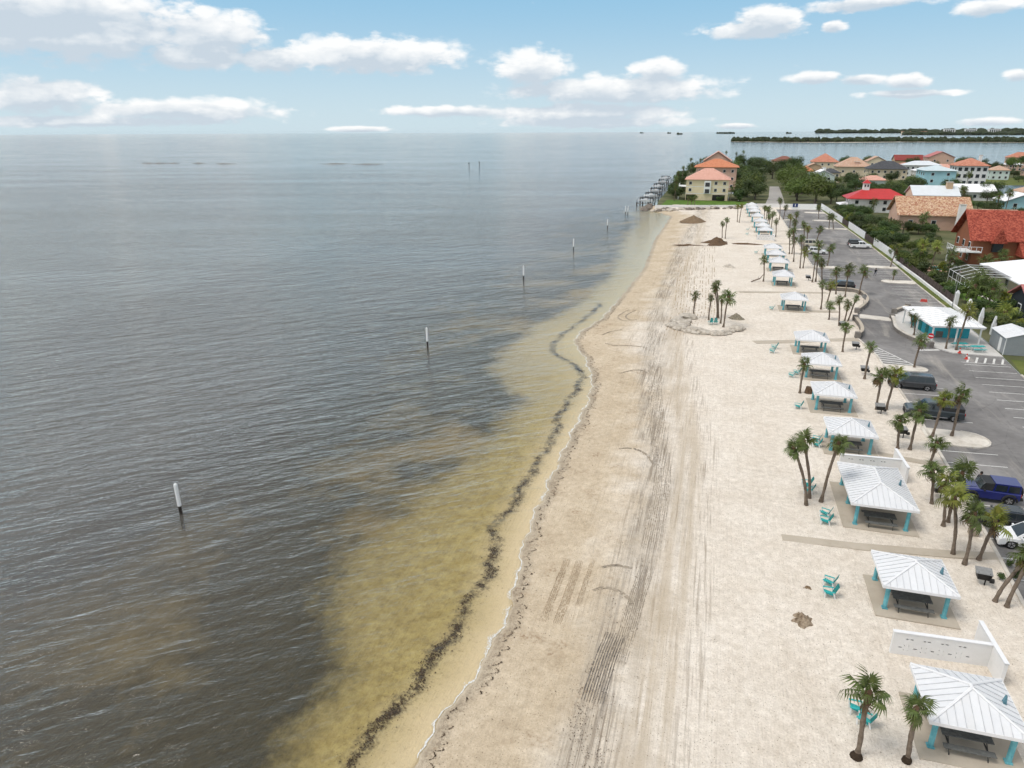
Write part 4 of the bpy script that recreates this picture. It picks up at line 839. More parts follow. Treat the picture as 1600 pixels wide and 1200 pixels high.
# ================================================================ vehicles
def paint(name, col, rough=.28, metal=.0): 
    m, t = newmat(name); co = nd(t, 'ShaderNodeTexCoord').outputs['Object']
    c = mixrgb(t, mapr(t, tnoise(t, co, 1.5, 4, .6), .3, .7), tuple(x*.9 for x in col), tuple(min(1, x*1.08) for x in col)); p = princ(t, c, rough, metal, .5); p.inputs['Coat Weight'].default_value = .5; p.inputs['Coat Roughness'].default_value = .12; return m
m_glass = M('car_glass', (.020, .026, .030), .08, .1, 1, spec=.7); m_tyre = M('tyre_rubber', (.018, .018, .018), .9, .2); m_rim = M('alloy_rim', (.42, .42, .43), .35, .1, metal=.6); m_rimd = M('dark_rim', (.09, .085, .08), .4, .1, metal=.6)
m_head = M('headlamp', (.65, .66, .68), .15, .1, spec=.7); m_tail = M('tail_lamp', (.35, .02, .02), .25, .1); m_trim = M('black_trim', (.025, .025, .026), .6, .2); m_plate = M('number_plate', (.6, .6, .58), .5, .1)
def make_car(label, cat, loc, rz, L, Wd, Ht, body, kind='suv', group=None, wr=.36, rim=None):
    r = thing('parked_car' if kind != 'pickup' else 'pickup_truck', label, cat, (loc[0], loc[1], AZ), rz, group); hw = Wd/2
    zb, zh, bot = {'suv': (1.02, .98, .26), 'sedan': (.90, .84, .2), 'pickup': (1.12, 1.10, .36), 'jeep': (1.12, 1.12, .42)}[kind]
    xf, xr = L/2-.92, -L/2+.98; ra = wr+.07
    def arch(xc): return [(xc+ra*math.cos(a), max(bot, wr+ra*math.sin(a))) for a in [math.pi*k/8 for k in range(9)]]
    cow = {'suv': L/2-1.25, 'sedan': L/2-1.35, 'pickup': L/2-1.35, 'jeep': L/2-1.45}[kind]
    fr = [(L/2-.04, bot), (L/2, bot+.14), (L/2, .62), (L/2-.05, zh-.16), (L/2-.22, zh-.03)] if kind != 'jeep' else [(L/2-.3, bot+.1), (L/2-.3, .62), (L/2-.3, zh-.05), (L/2-.36, zh)]
    rear = [(-L/2+.06, zb), (-L/2, zb-.25), (-L/2, .5), (-L/2+.06, bot)] if kind != 'jeep' else [(-L/2+.2, zb), (-L/2+.2, bot+.1)]
    prof = fr+[(cow, zh+.05)]+[(-L/2+.5, zb+.02)]+rear+arch(xr)[::-1]+arch(xf)[::-1]
    def ring(y, dz, dx): return [(x*(1-dx/L*2), y, (z-dz if z > .75 else z)) for x, z in prof]
    b = MB(); layers = [ring(-hw, .10, .06), ring(-hw+.13, 0, 0), ring(hw-.13, 0, 0), ring(hw, .10, .06)]; n = len(prof)
    for q in layers: b.v += q
    for a in range(3):
        for j in range(n): b.f.append((a*n+j, a*n+(j+1) % n, (a+1)*n+(j+1) % n, (a+1)*n+j)); b.m.append(0)
    b.f.append(tuple(range(n))); b.m.append(0); b.f.append(tuple(range(3*n, 4*n))[::-1]); b.m.append(0)
    bo = b.build('body', body, r)
    bm = bmesh.new(); bm.from_mesh(bo.data); bmesh.ops.recalc_face_normals(bm, faces=bm.faces); bmesh.ops.triangulate(bm, faces=[f for f in bm.faces if len(f.verts) > 4]); bm.to_mesh(bo.data); bm.free()
    if kind in ('suv', 'sedan'):
        x0, x1, x2, x3 = (-L/2+.12, cow+.12, -L/2+.42, cow-.72) if kind == 'suv' else (-L/2+.75, cow+.15, -L/2+1.5, cow-.75)
    elif kind == 'pickup': x0, x1, x2, x3 = (-.62, cow+.1, -.55, cow-.62)
    else: x0, x1, x2, x3 = (-L/2+.25, cow-.05, -L/2+.3, cow-.38)
    w1, w2 = hw-.07, hw-.22 if kind != 'jeep' else hw-.12
    Bt = [(x0,-w1,zb-.03),(x1,-w1,zh),(x1,w1,zh),(x0,w1,zb-.03)]; Tp = [(x2,-w2,Ht),(x3,-w2,Ht),(x3,w2,Ht),(x2,w2,Ht)]
    if kind != 'jeep':
        g = MB(); g.hexa(Bt+Tp); cab = g.build('cabin', body, r)
        MB().hexa([(x2+.1,-w2+.08,Ht+.001),(x3-.1,-w2+.08,Ht+.001),(x3-.1,w2-.08,Ht+.001),(x2+.1,w2-.08,Ht+.001),(x2+.2,-w2+.2,Ht+.05),(x3-.25,-w2+.2,Ht+.05),(x3-.25,w2-.2,Ht+.05),(x2+.2,w2-.2,Ht+.05)]).build('roof', body if kind != 'sedan' else m_glass, r)
    else:
        xm = -.05
        g = MB(); g.hexa([(x0,-w1,zb-.03),(xm,-w1,zb-.03),(xm,w1,zb-.03),(x0,w1,zb-.03),(x2,-w2,Ht),(xm-.12,-w2,Ht),(xm-.12,w2,Ht),(x2,w2,Ht)]); cab = g.build('hardtop', body, r)
        Bt = [(x0,-w1,zb-.03),(xm,-w1,zb-.03),(xm,w1,zb-.03),(x0,w1,zb-.03)]; Tp = [(x2,-w2,Ht),(xm-.12,-w2,Ht),(xm-.12,w2,Ht),(x2,w2,Ht)]
        g = MB(); g.hexa([(xm+.02,-w1+.02,zb-.02),(x1,-w1+.02,zb-.02),(x1,w1-.02,zb-.02),(xm+.02,w1-.02,zb-.02),(xm-.1,-w2+.02,Ht-.05),(x3,-w2+.02,Ht-.08),(x3,w2-.02,Ht-.08),(xm-.1,w2-.02,Ht-.05)]); g.build('soft_top', m_trim, r)
        ws = MB(); ws.hexa([(x1+.01,-w1+.05,zb+.02),(x1+.04,-w1+.05,zb+.02),(x1+.04,w1-.05,zb+.02),(x1+.01,w1-.05,zb+.02),(x3+.02,-w2+.06,Ht-.1),(x3+.05,-w2+.06,Ht-.1),(x3+.05,w2-.06,Ht-.1),(x3+.02,w2-.06,Ht-.1)]); ws.build('windscreen', m_glass, r)
        for s in (-1, 1):
            for xc in (xf, xr):
                f = MB(); f.tube([(xc+(ra+.06)*math.cos(a), s*(hw+.03), wr+(ra+.06)*math.sin(a)) for a in [math.pi*k/7 for k in range(8)]], .09, 6); f.build('fender', m_trim, r)
        MB().box(L/2-.3,L/2-.02,-hw+.02,hw-.02,.48,.72).build('bumper', m_trim, r); MB().box(-L/2-.02,-L/2+.2,-hw+.1,hw-.1,.5,.7).build('bumper', m_trim, r)
        sp = MB(); sp.tube([(-L/2+.16,0,.98),(-L/2-.1,0,.98)], .40, 14); sp.build('spare_wheel', m_tyre, r)
        MB().obox((cow+.5,0,zh+.03), (.75,.95,.07)).build('hood_scoop', body, r)
        for k in range(7): MB().box(L/2-.31,L/2-.285,-.42+k*.13,-.36+k*.13,.78,1.0).build('grille_slot', m_trim, r)
    def quad_on(a, b_, c_, d_, u0, u1, v0, v1, mat, name, off=.012):
        A, B_, C_, D_ = map(Vector, (a, b_, c_, d_)); f = lambda u, v: A.lerp(B_, u).lerp(D_.lerp(C_, u), v)
        nn = (B_-A).cross(D_-A).normalized()*off; P = [f(u0, v0), f(u1, v0), f(u1, v1), f(u0, v1)]
        w = MB(); w.hexa([p-nn*.8 for p in P]+[p+nn for p in P]); return w.build(name, mat, cab)
    if kind == 'pickup': cuts = ((.06, .5), (.54, .9))
    elif kind == 'suv': cuts = ((.04, .30), (.33, .62), (.65, .93))
    elif kind == 'jeep': cuts = ((.06, .46), (.52, .94))
    else: cuts = ((.06, .46), (.5, .93))
    for u0, u1 in cuts:
        quad_on(Bt[0], Bt[1], Tp[1], Tp[0], u0, u1, .14, .86, m_glass, 'window'); quad_on(Bt[2], Bt[3], Tp[3], Tp[2], 1-u1, 1-u0, .14, .86, m_glass, 'window')
    if kind != 'jeep': quad_on(Bt[1], Bt[2], Tp[2], Tp[1], .06, .94, .1, .9, m_glass, 'windscreen')
    quad_on(Bt[3], Bt[0], Tp[0], Tp[3], .1, .9, .2, .88, m_glass, 'rear_window')
    for xc in (xf, xr):
        for s in (-1, 1):
            w = MB().tube([(xc, s*(hw-.26), wr), (xc, s*(hw-.235), wr), (xc, s*(hw-.03), wr), (xc, s*hw, wr)], [wr-.05, wr, wr, wr-.05], 18).build('wheel', m_tyre, r)
            q = MB().tube([(xc, s*(hw-.02), wr), (xc, s*(hw+.012), wr)], wr*.64, 14); 
            q.build('rim', rim or m_rim, w)
            k5 = MB()
            for k in range(5): a = k*1.2566; k5.obox((xc+wr*.33*math.cos(a), s*(hw+.017), wr+wr*.33*math.sin(a)), (wr*.62, .014, wr*.15), (0, -a, 0))
            k5.tube([(xc, s*(hw+.005), wr), (xc, s*(hw+.024), wr)], wr*.14, 8); k5.build('spokes', m_trim if not rim else m_rim, w)
    xfL = L/2 if kind != 'jeep' else L/2-.3
    for s in (-1, 1):
        if kind == 'jeep': MB().tube([(xfL-.02, s*.62, .9), (xfL+.03, s*.62, .9)], .11, 10).build('headlight', m_head, r)
        else: MB().hexa([(xfL-.34,s*(hw-.10)-.02,zh-.30),(xfL-.02,s*(hw-.42)-.02,zh-.30),(xfL-.02,s*(hw-.42)+.02,zh-.30),(xfL-.34,s*(hw-.10)+.04,zh-.30),(xfL-.42,s*(hw-.06)-.02,zh-.14),(xfL-.06,s*(hw-.45)-.02,zh-.16),(xfL-.06,s*(hw-.45)+.02,zh-.16),(xfL-.42,s*(hw-.06)+.04,zh-.14)]).build('headlight', m_head, r)
        MB().obox((-L/2+(.03 if kind != 'jeep' else .2), s*(hw-.17), zb-.18), (.08,.2,.26)).build('taillight', m_tail, r)
        MB().obox((x1-.28, s*(hw+.09), zb+.08), (.12,.2,.14)).build('mirror', body if kind != 'jeep' else m_trim, r)
    if kind != 'jeep':
        MB().obox((L/2-.012, 0, .62), (.06,.95,.3)).build('grille', m_trim, r); MB().obox((L/2-.03, 0, .36), (.08,Wd*.8,.16)).build('lower_grille', m_trim, r)
        MB().obox((-L/2+.0, 0, .45), (.08,Wd*.8,.2)).build('rear_bumper', m_trim, r)
    MB().obox((-L/2+(-.005 if kind != 'jeep' else .19), .0 if kind != 'jeep' else -.5, .72), (.02,.32,.16)).build('number_plate', m_plate, r)
    if kind == 'suv':
        for s in (-1, 1): MB().tube([(x2+.15, s*(w2-.06), Ht+.03), (x2+.2, s*(w2-.06), Ht+.08), (x3-.3, s*(w2-.06), Ht+.08), (x3-.25, s*(w2-.06), Ht+.03)], .02, 5).build('roof_rail', m_rim, r)
    if kind == 'pickup':
        MB().hexa([(-L/2+.1,-hw+.12,zb+.01),(-.7,-hw+.12,zb+.01),(-.7,hw-.12,zb+.01),(-L/2+.1,hw-.12,zb+.01),(-L/2+.1,-hw+.16,Ht-.36),(-.72,-hw+.16,Ht-.30),(-.72,hw-.16,Ht-.30),(-L/2+.1,hw-.16,Ht-.36)]).build('bed_cover', m_trim, r)
        for s in (-1, 1): MB().obox((.1, s*(hw+.02), .42), (2.6,.12,.06)).build('side_step', m_rim, r)
    return r
PI = math.pi; GC = 'cars parked in the bays'
make_car('blue off-road jeep with black soft top and spare wheel', 'jeep', (24.95, 61.75), PI+R(-2), 4.75, 1.9, 1.86, paint('deep_blue_paint', (.007, .014, .13)), 'jeep', GC, .42, m_rimd)
make_car('white SUV, nose to the kerb, cut off by the picture edge', 'SUV', (25.65, 54.25), PI+R(-3), 4.95, 1.93, 1.72, paint('white_paint', (.78, .78, .78)), 'suv', GC, .37)
make_car('black sedan with glass roof between the blue jeep and the white SUV', 'car', (25.0, 57.3), PI+R(-3), 4.8, 1.85, 1.45, paint('black_paint', (.018, .019, .021)), 'sedan', GC, .34)
make_car('dark slate pickup truck with black bed cover', 'pickup', (25.4, 80.55), PI+R(-3), 5.75, 2.0, 1.88, paint('slate_paint', (.026, .036, .042)), 'pickup', GC, .40)
make_car('dark grey SUV with silver roof beside the pointed island', 'SUV', (25.4, 90.25), PI+R(-1), 5.1, 1.95, 1.76, paint('graphite_paint', (.055, .058, .062), .25, .3), 'suv', GC, .37)
mw = paint('white_paint_plain', (.74, .74, .73)); mk = paint('black_paint_plain', (.02, .02, .021))
make_car('white SUV half hidden by palms in the far left bays', 'SUV', (*(26.43, 192.95), 0), 0, 4.7, 1.9, 1.7, mw, 'suv', GC)
make_car('cream van roof showing behind the white SUV in the far left bays', 'van', (*(26.51, 204.93), 0), 0, 4.9, 2.0, 2.0, paint('cream_paint', (.62, .57, .45)), 'suv', GC)
make_car('white pickup truck parked by the fence on the right', 'pickup', (38.6, 205.5), R(4), 5.4, 1.95, 1.85, mw, 'pickup', GC)
make_car('black SUV parked behind the white pickup by the fence', 'SUV', (38.4, 209.2), R(4), 4.8, 1.95, 1.8, mk, 'suv', GC)
make_car('black car parked behind the curved planter wall', 'car', (25.9, 149.6), PI, 4.9, 1.9, 1.6, mk, 'suv', GC)
m_barr = M('red_plastic', (.45, .06, .05), .6, .1)
q = thing('road_barrier', 'low red plastic road barrier behind the restroom roof', 'barrier', (38.9, 141.2, AZ), R(-6)); MB().hexa([(-.55,-.2,0),(.55,-.2,0),(.55,.2,0),(-.55,.2,0),(-.5,-.08,.5),(.5,-.08,.5),(.5,.08,.5),(-.5,.08,.5)]).build('body', m_barr, q); MB().box(-.6,.6,-.24,.24,0,.07).build('foot', m_barr, q)

# ================================================================ people
def person(label, loc, rz, shirt, legs, walk=0.0):
    r = thing('person', label, 'person', loc, rz)
    vs_ = [(0,0,.95),(0,0,1.15),(0,0,1.40),(0,0,1.52),(0,0,1.62),(0,0,1.72),
           (0,.19,1.40),(.05,.27,1.14),(.2,.24,.98),(0,-.19,1.40),(.03,-.27,1.14),(.18,-.24,.96),
           (0,.10,.90),(walk*.22,.11,.50),(walk*.05-.05,.11,.08),(walk*.05+.10,.12,.05),(0,-.10,.90),(-walk*.16,-.11,.50),(-walk*.45,-.11,.10),(-walk*.45+.15,-.12,.06)]
    es = [(0,1),(1,2),(2,3),(3,4),(4,5),(2,6),(6,7),(7,8),(2,9),(9,10),(10,11),(0,12),(12,13),(13,14),(14,15),(0,16),(16,17),(17,18),(18,19)]
    rad = [.14,.14,.15,.06,.095,.085,.065,.045,.04,.065,.045,.04,.095,.065,.045,.045,.095,.065,.045,.045]
    me = bpy.data.meshes.new('body'); me.from_pydata(vs_, es, []); o = bpy.data.objects.new('body', me); C.objects.link(o); o.parent = r
    md = o.modifiers.new('skin', 'SKIN'); o.modifiers.new('sub', 'SUBSURF').levels = 1; o.modifiers['sub'].render_levels = 2
    for i, v in enumerate(me.skin_vertices[0].data): v.radius = (rad[i], rad[i]); v.use_root = (i == 0)
    m, t = newmat('clothed_skin'); co = nd(t, 'ShaderNodeTexCoord').outputs['Object']; sp = nd(t, 'ShaderNodeSeparateXYZ'); t.links.new(co, sp.inputs[0])
    c = mixrgb(t, mth(t, 'GREATER_THAN', sp.outputs[2], .93), legs, shirt); c = mixrgb(t, mth(t, 'GREATER_THAN', sp.outputs[2], 1.50), c, (.30, .18, .12)); princ(t, c, .8)
    me.materials.append(m)
    h = MB(); h.tube([(-.02,0,1.64),(-.02,0,1.74),(-.02,0,1.82),(-.01,0,1.845)], [.112,.118,.08,.02], 12); h.build('hair', M('dark_hair', (.02, .015, .012), .7, .2), r, smooth=True)
    return r
person('person in a dark top standing at the far side of the blue jeep', (24.7, 63.15, AZ), R(-150), (.03, .03, .035), (.05, .055, .08))
person('person in dark clothes walking across the middle of the car park', (*(34.91, 164.87), AZ), R(-80), (.02, .02, .022), (.12, .13, .16), .9)

# ================================================================ restroom, shed, signs, cones
m_tealw = M('teal_wall', (.05, .43, .53), .75, .12, .8); m_wroof = stain('white_membrane_roof', (.74, .74, .74), (.82, .82, .82), (.6, .85), .4, (.6, .6, .58))
m_pane = M('window_glass', (.030, .036, .042), .12, .1, 1, spec=.6)
r = thing('restroom_building', 'teal restroom building with broad white roof and porch', 'building', (32.5, 111.3, .03), R(7))
MB().box(1.5,6.9,3.6,11.6,0,2.5).build('wall', m_tealw, r)
rf = MB().box(0,7.3,0,12.2,2.48,2.68).build('roof', m_roofr, r)
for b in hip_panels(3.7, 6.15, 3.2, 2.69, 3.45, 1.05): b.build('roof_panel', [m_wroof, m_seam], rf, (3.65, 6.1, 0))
for x, y in ((.3,.3), (.3,6), (.3,11.6), (3.6,.3), (6.8,.3)): MB().box(x,x+.18,y,y+.18,0,2.48).build('porch_post', m_cwhite, r)
for y in (4.6, 7.2, 9.6): d_ = MB().box(1.43,1.496,y,y+1.0,.02,2.1).build('door', m_turq2, r); MB().box(1.37,1.428,y+.8,y+.9,.95,1.05).build('handle', m_gal, d_)
MB().box(4.0,4.9,3.52,3.596,1.75,2.1).build('wall_sign', m_cwhite, r); MB().box(2.2,3.2,3.52,3.596,.05,1.0).build('access_panel', m_stone, r)
for (x, y), lb in (((36.2, 109.9), 'turquoise picnic table with benches nearer the restroom wall'), ((38.1, 108.9), 'turquoise picnic table with benches nearer the traffic cones')):
    q = thing('terrace_table', lb, 'table', (x, y, .03), R(12), 'turquoise tables on the restroom terrace'); MB().box(-.9,.9,-.35,.35,.72,.77).build('tabletop', m_turq, q)
    for s in (-1, 1): MB().box(-.9,.9,s*.72-.14,s*.72+.14,.42,.46).build('bench', m_turq, q)
    for x_ in (-.6, .6): b = MB(); b.obox((x_,0,.36), (.06,1.5,.06)); b.obox((x_,-.3,.36), (.06,.06,.72)); b.obox((x_,.3,.36), (.06,.06,.72)); b.build('leg_frame', m_cwhite, q)
m_shed = M('grey_metal_siding', (.30, .325, .34), .5, .06, 1.0, metal=.2)
r = thing('metal_shed', 'grey ribbed metal shed with a white door', 'shed', (41.1, 108.2, -.05)); W_, D_, H_ = 4.6, 5.6, 2.45
b = MB(); b.box(0.02,W_-.02,0.02,D_-.02,0,H_); b.face([(.02,.02,H_),(W_-.02,.02,H_),(W_/2,.02,H_+.75)]); b.face([(W_-.02,D_-.02,H_),(.02,D_-.02,H_),(W_/2,D_-.02,H_+.75)]); b.build('wall', m_shed, r)
for k in range(9): MB().box(-.012,.019,.0,D_,.05+k*.27,.05+k*.27+.24).build('siding_panel', m_shed, r)
for k in range(9): MB().box(.0,W_,-.012,.019,.05+k*.27,.05+k*.27+.24).build('siding_panel', m_shed, r)
for s in (0, 1):
    xa, xm = (-.15, W_/2) if s == 0 else (W_+.15, W_/2)
    for k in range(7): y0 = -.12+k*.84; MB().hexa([(xa,y0,H_-.03),(xm,y0,H_+.78),(xm,y0+.82,H_+.78),(xa,y0+.82,H_-.03),(xa,y0,H_+.02),(xm,y0,H_+.83),(xm,y0+.82,H_+.83),(xa,y0+.82,H_+.02)]).build('roof_panel', m_roof, r)
MB().box(-.03,-.013,1.3,2.2,.05,2.05).build('door', m_cwhite, r); MB().box(-.03,.06,-.03,.06,0,H_).build('corner_trim', m_cwhite, r)
m_red = M('sign_red', (.50, .02, .03), .5, .06); m_blue = M('sign_blue', (.012, .03, .12), .5, .06); m_cone = M('cone_red', (.55, .05, .035), .6, .1)
r = thing('no_entry_sign', 'round red no entry sign on a post before the restroom', 'sign', (31.9, 109.0, -.05), R(-20)); MB().tube([(0,.04,-.1),(0,.04,2.2)], .035, 6).build('post', m_gal, r); q = MB().tube([(0,-.01,1.85),(0,.02,1.85)], .40, 20).build('disc', m_red, r); MB().box(-.29,.29,-.02,-.012,1.78,1.92).build('white_bar', m_cwhite, q)
r = thing('round_sign', 'round sign seen from its grey back in the sandy planter', 'sign', (27.2, 133.5, Z0), R(-8)); MB().tube([(0,-.04,-.1),(0,-.04,2.3)], .035, 6).build('post', m_gal, r); MB().tube([(0,-.01,1.95),(0,.02,1.95)], .40, 20).build('disc', m_gal, r)
for (x, y), lb in (((35.40, 107.19), 'orange red traffic cone nearer the terrace edge'), ((35.61, 104.81), 'orange red traffic cone at the corner of the hatching')):
    r = thing('traffic_cone', lb, 'traffic cone', (x, y, AZ if y < 106.9 else .03), 0, 'traffic cones by the hatching'); MB().box(-.22,.22,-.22,.22,0,.05).build('base', m_cone, r); c = MB().tube([(0,0,.05),(0,0,.8)], [.18,.04], 12).build('cone', m_cone, r); MB().tube([(0,0,.42),(0,0,.56)], [.118,.089], 12).build('white_band', m_cwhite, c)
r = thing('blue_sign', 'dark blue board with a white figure on the white end wall', 'sign', (31.5, 311.0, .1), R(9)); MB().box(-1.0,1.0,-.06,.0,.1,1.6).build('board', m_blue, r); f = MB(); f.tube([(0,-.085,1.22),(0,-.062,1.22)], .16, 10); f.box(-.12,.12,-.085,-.062,.62,1.05); f.box(-.3,.3,-.085,-.064,.5,.64); f.build('white_figure', m_cwhite, r)
r = thing('lamp_post', 'thin grey lamp post by the white pillars behind the restroom', 'lamp post', (42.6, 137.6, -.06)); MB().tube([(0,0,-.1),(0,0,7.2)], [.07,.045], 8).build('post', m_gal, r); MB().tube([(0,0,7.15),(-.7,0,7.35)], .03, 6).build('arm', m_gal, r); MB().obox((-.9,0,7.36), (.5,.2,.1)).build('lamp_head', m_gal, r)

# ================================================================ fence along the back of the car park
m_fence = M('white_fence_board', (.72, .72, .72), .7, .06, .8); m_fenceb = M('brown_fence_board', (.075, .055, .048), .85, .2, 1.2)
fx = curve_x([(43.6, 100), (43.3, 125), (43.6, 163), (43.3, 200), (42.6, 240), (41.8, 300), (41.4, 312)])
def fence(label, y0, y1, mat, h, pw=2.4, post=None):
    r = thing('fence', label, 'fence'); n = max(1, round((y1-y0)/pw)); st = (y1-y0)/n
    for i in range(n):
        a, b_ = y0+i*st, y0+(i+1)*st; xa, xb = float(fx(a)), float(fx(b_))
        MB().hexa([(xa-.03,a+.06,-.1),(xa+.03,a+.06,-.1),(xb+.03,b_-.06,-.1),(xb-.03,b_-.06,-.1),(xa-.03,a+.06,h),(xa+.03,a+.06,h),(xb+.03,b_-.06,h),(xb-.03,b_-.06,h)]).build('fence_panel', mat, r)
    for i in range(n+1):
        a = y0+i*st; xa = float(fx(a)); MB().box(xa-.07,xa+.07,a-.058,a+.058,-.1,h+.12).build('post', post or mat, r)
    return r
fence('white board fence at the far end of the car park', 262, 311, m_fence, 1.9)
fence('white board fence beside the long hedge behind the far bays', 224, 250, m_fence, 1.9)
fence('brown board fence between the two far white stretches', 250.3, 261.7, m_fenceb, 1.6, 2.4)
fence('white board fence opposite the white pickup', 186, 212, m_fence, 1.9)
fence('brown board fence just past the white pickup', 212.3, 223.7, m_fenceb, 1.6)
fence('long low brown fence above the white kerb wall', 140, 185.7, m_fenceb, 1.5)
o = strip(MB(), [(float(fx(y))-.5, y) for y in np.arange(122, 190, 4)], .4, -.2, .45).build('garden_wall', m_white); tag(o, 'long low white wall along the grass verge behind the restroom', 'wall')
for k, y in enumerate((138.5, 131.5, 125.0, 119.5)):
    r = thing('white_pillar', ['white pillar farthest from the shed behind the restroom', 'white pillar second farthest from the shed', 'white pointed pillar second nearest to the shed', 'white pointed pillar nearest to the grey shed'][k], 'pillar', (float(fx(y))-.1, y, -.1), 0, 'white pillars behind the restroom')
    MB().box(-.28,.28,-.28,.28,0,2.5 if k < 2 else 1.4).build('shaft', m_white, r)
    MB().hexa([(-.3,-.3,2.5 if k < 2 else 1.4),(.3,-.3,2.5 if k < 2 else 1.4),(.3,.3,2.5 if k < 2 else 1.4),(-.3,.3,2.5 if k < 2 else 1.4),(-.1,-.1,3.0),(.1,-.1,3.0),(.1,.1,3.0),(-.1,.1,3.0)]).build('cap', m_roofr, r)

# ================================================================ houses
def tiles(name, a, b, c2, sc=2.2, contrast=(.35, .6), rows=2.6):
    m, t = newmat(name); co = nd(t, 'ShaderNodeTexCoord').outputs['Object']
    vo = nd(t, 'ShaderNodeTexVoronoi'); vo.inputs['Scale'].default_value = sc; t.links.new(mapping(t, co, (1, 1, 1.3)), vo.inputs['Vector']); q = nd(t, 'ShaderNodeSeparateColor'); t.links.new(vo.outputs['Color'], q.inputs[0])
    c = mixrgb(t, mapr(t, q.outputs[0], *contrast), a, b); c = mixrgb(t, mapr(t, q.outputs[1], .62, .7), c, c2)
    wv = nd(t, 'ShaderNodeTexWave'); wv.bands_direction = 'Z'; wv.inputs['Scale'].default_value = rows; t.links.new(co, wv.inputs['Vector'])
    princ(t, c, .8, 0, .25, bumpn(t, wv.outputs['Fac'], .5, .06)); return m
RT = {'salmon': tiles('salmon_tiles', (.56, .30, .23), (.64, .37, .29), (.60, .33, .26)), 'orange': tiles('orange_tiles', (.47, .17, .085), (.57, .235, .13), (.52, .195, .10)),
 'tan': tiles('tan_tiles', (.44, .30, .215), (.54, .38, .29), (.48, .28, .19)), 'slate': tiles('slate_shingles', (.055, .058, .064), (.085, .088, .095), (.07, .07, .078)),
 'darkred': tiles('dark_red_tiles', (.20, .04, .035), (.29, .06, .05), (.24, .05, .042)), 'mottled': tiles('mottled_tiles', (.46, .28, .16), (.58, .42, .29), (.33, .14, .085), 3.0),
 'brownmix': tiles('brown_mottled_tiles', (.36, .19, .13), (.47, .30, .22), (.25, .11, .075), 3.0), 'redtile': tiles('red_tiles', (.30, .062, .038), (.40, .10, .062), (.22, .04, .026), 3.2),
 'pinktile': tiles('pink_tiles', (.40, .15, .14), (.48, .19, .18), (.44, .16, .15)), 'terra': tiles('terracotta_tiles', (.46, .19, .12), (.56, .26, .18), (.42, .16, .1)),
 'brown': tiles('brown_tiles', (.20, .085, .06), (.27, .12, .09), (.22, .09, .07)), 'redmetal': M('red_metal_roof', (.46, .035, .035), .45, .1, .6), 'whitemetal': M('white_metal_roof', (.62, .65, .67), .45, .06, .5), 'white': M('white_roof', (.80, .80, .81), .6, .04, .4), 'paleblue': M('pale_grey_roof', (.52, .60, .62), .6, .06, .5)}
def wl(n, c): return M(n, c, .85, .07, .5)
WT = {'beige': wl('beige_stucco', (.70, .60, .41)), 'cream': wl('cream_stucco', (.66, .57, .42)), 'white': wl('white_stucco', (.72, .72, .70)), 'pink': wl('pink_stucco', (.60, .40, .31)), 'blue': wl('light_blue_siding', (.36, .60, .66)), 'mint': wl('pale_mint_siding', (.58, .66, .63)), 'brick': wl('brick_wall', (.27, .105, .055)), 'tan': wl('tan_stucco', (.50, .36, .24)), 'dark': wl('dark_siding', (.022, .028, .034))}
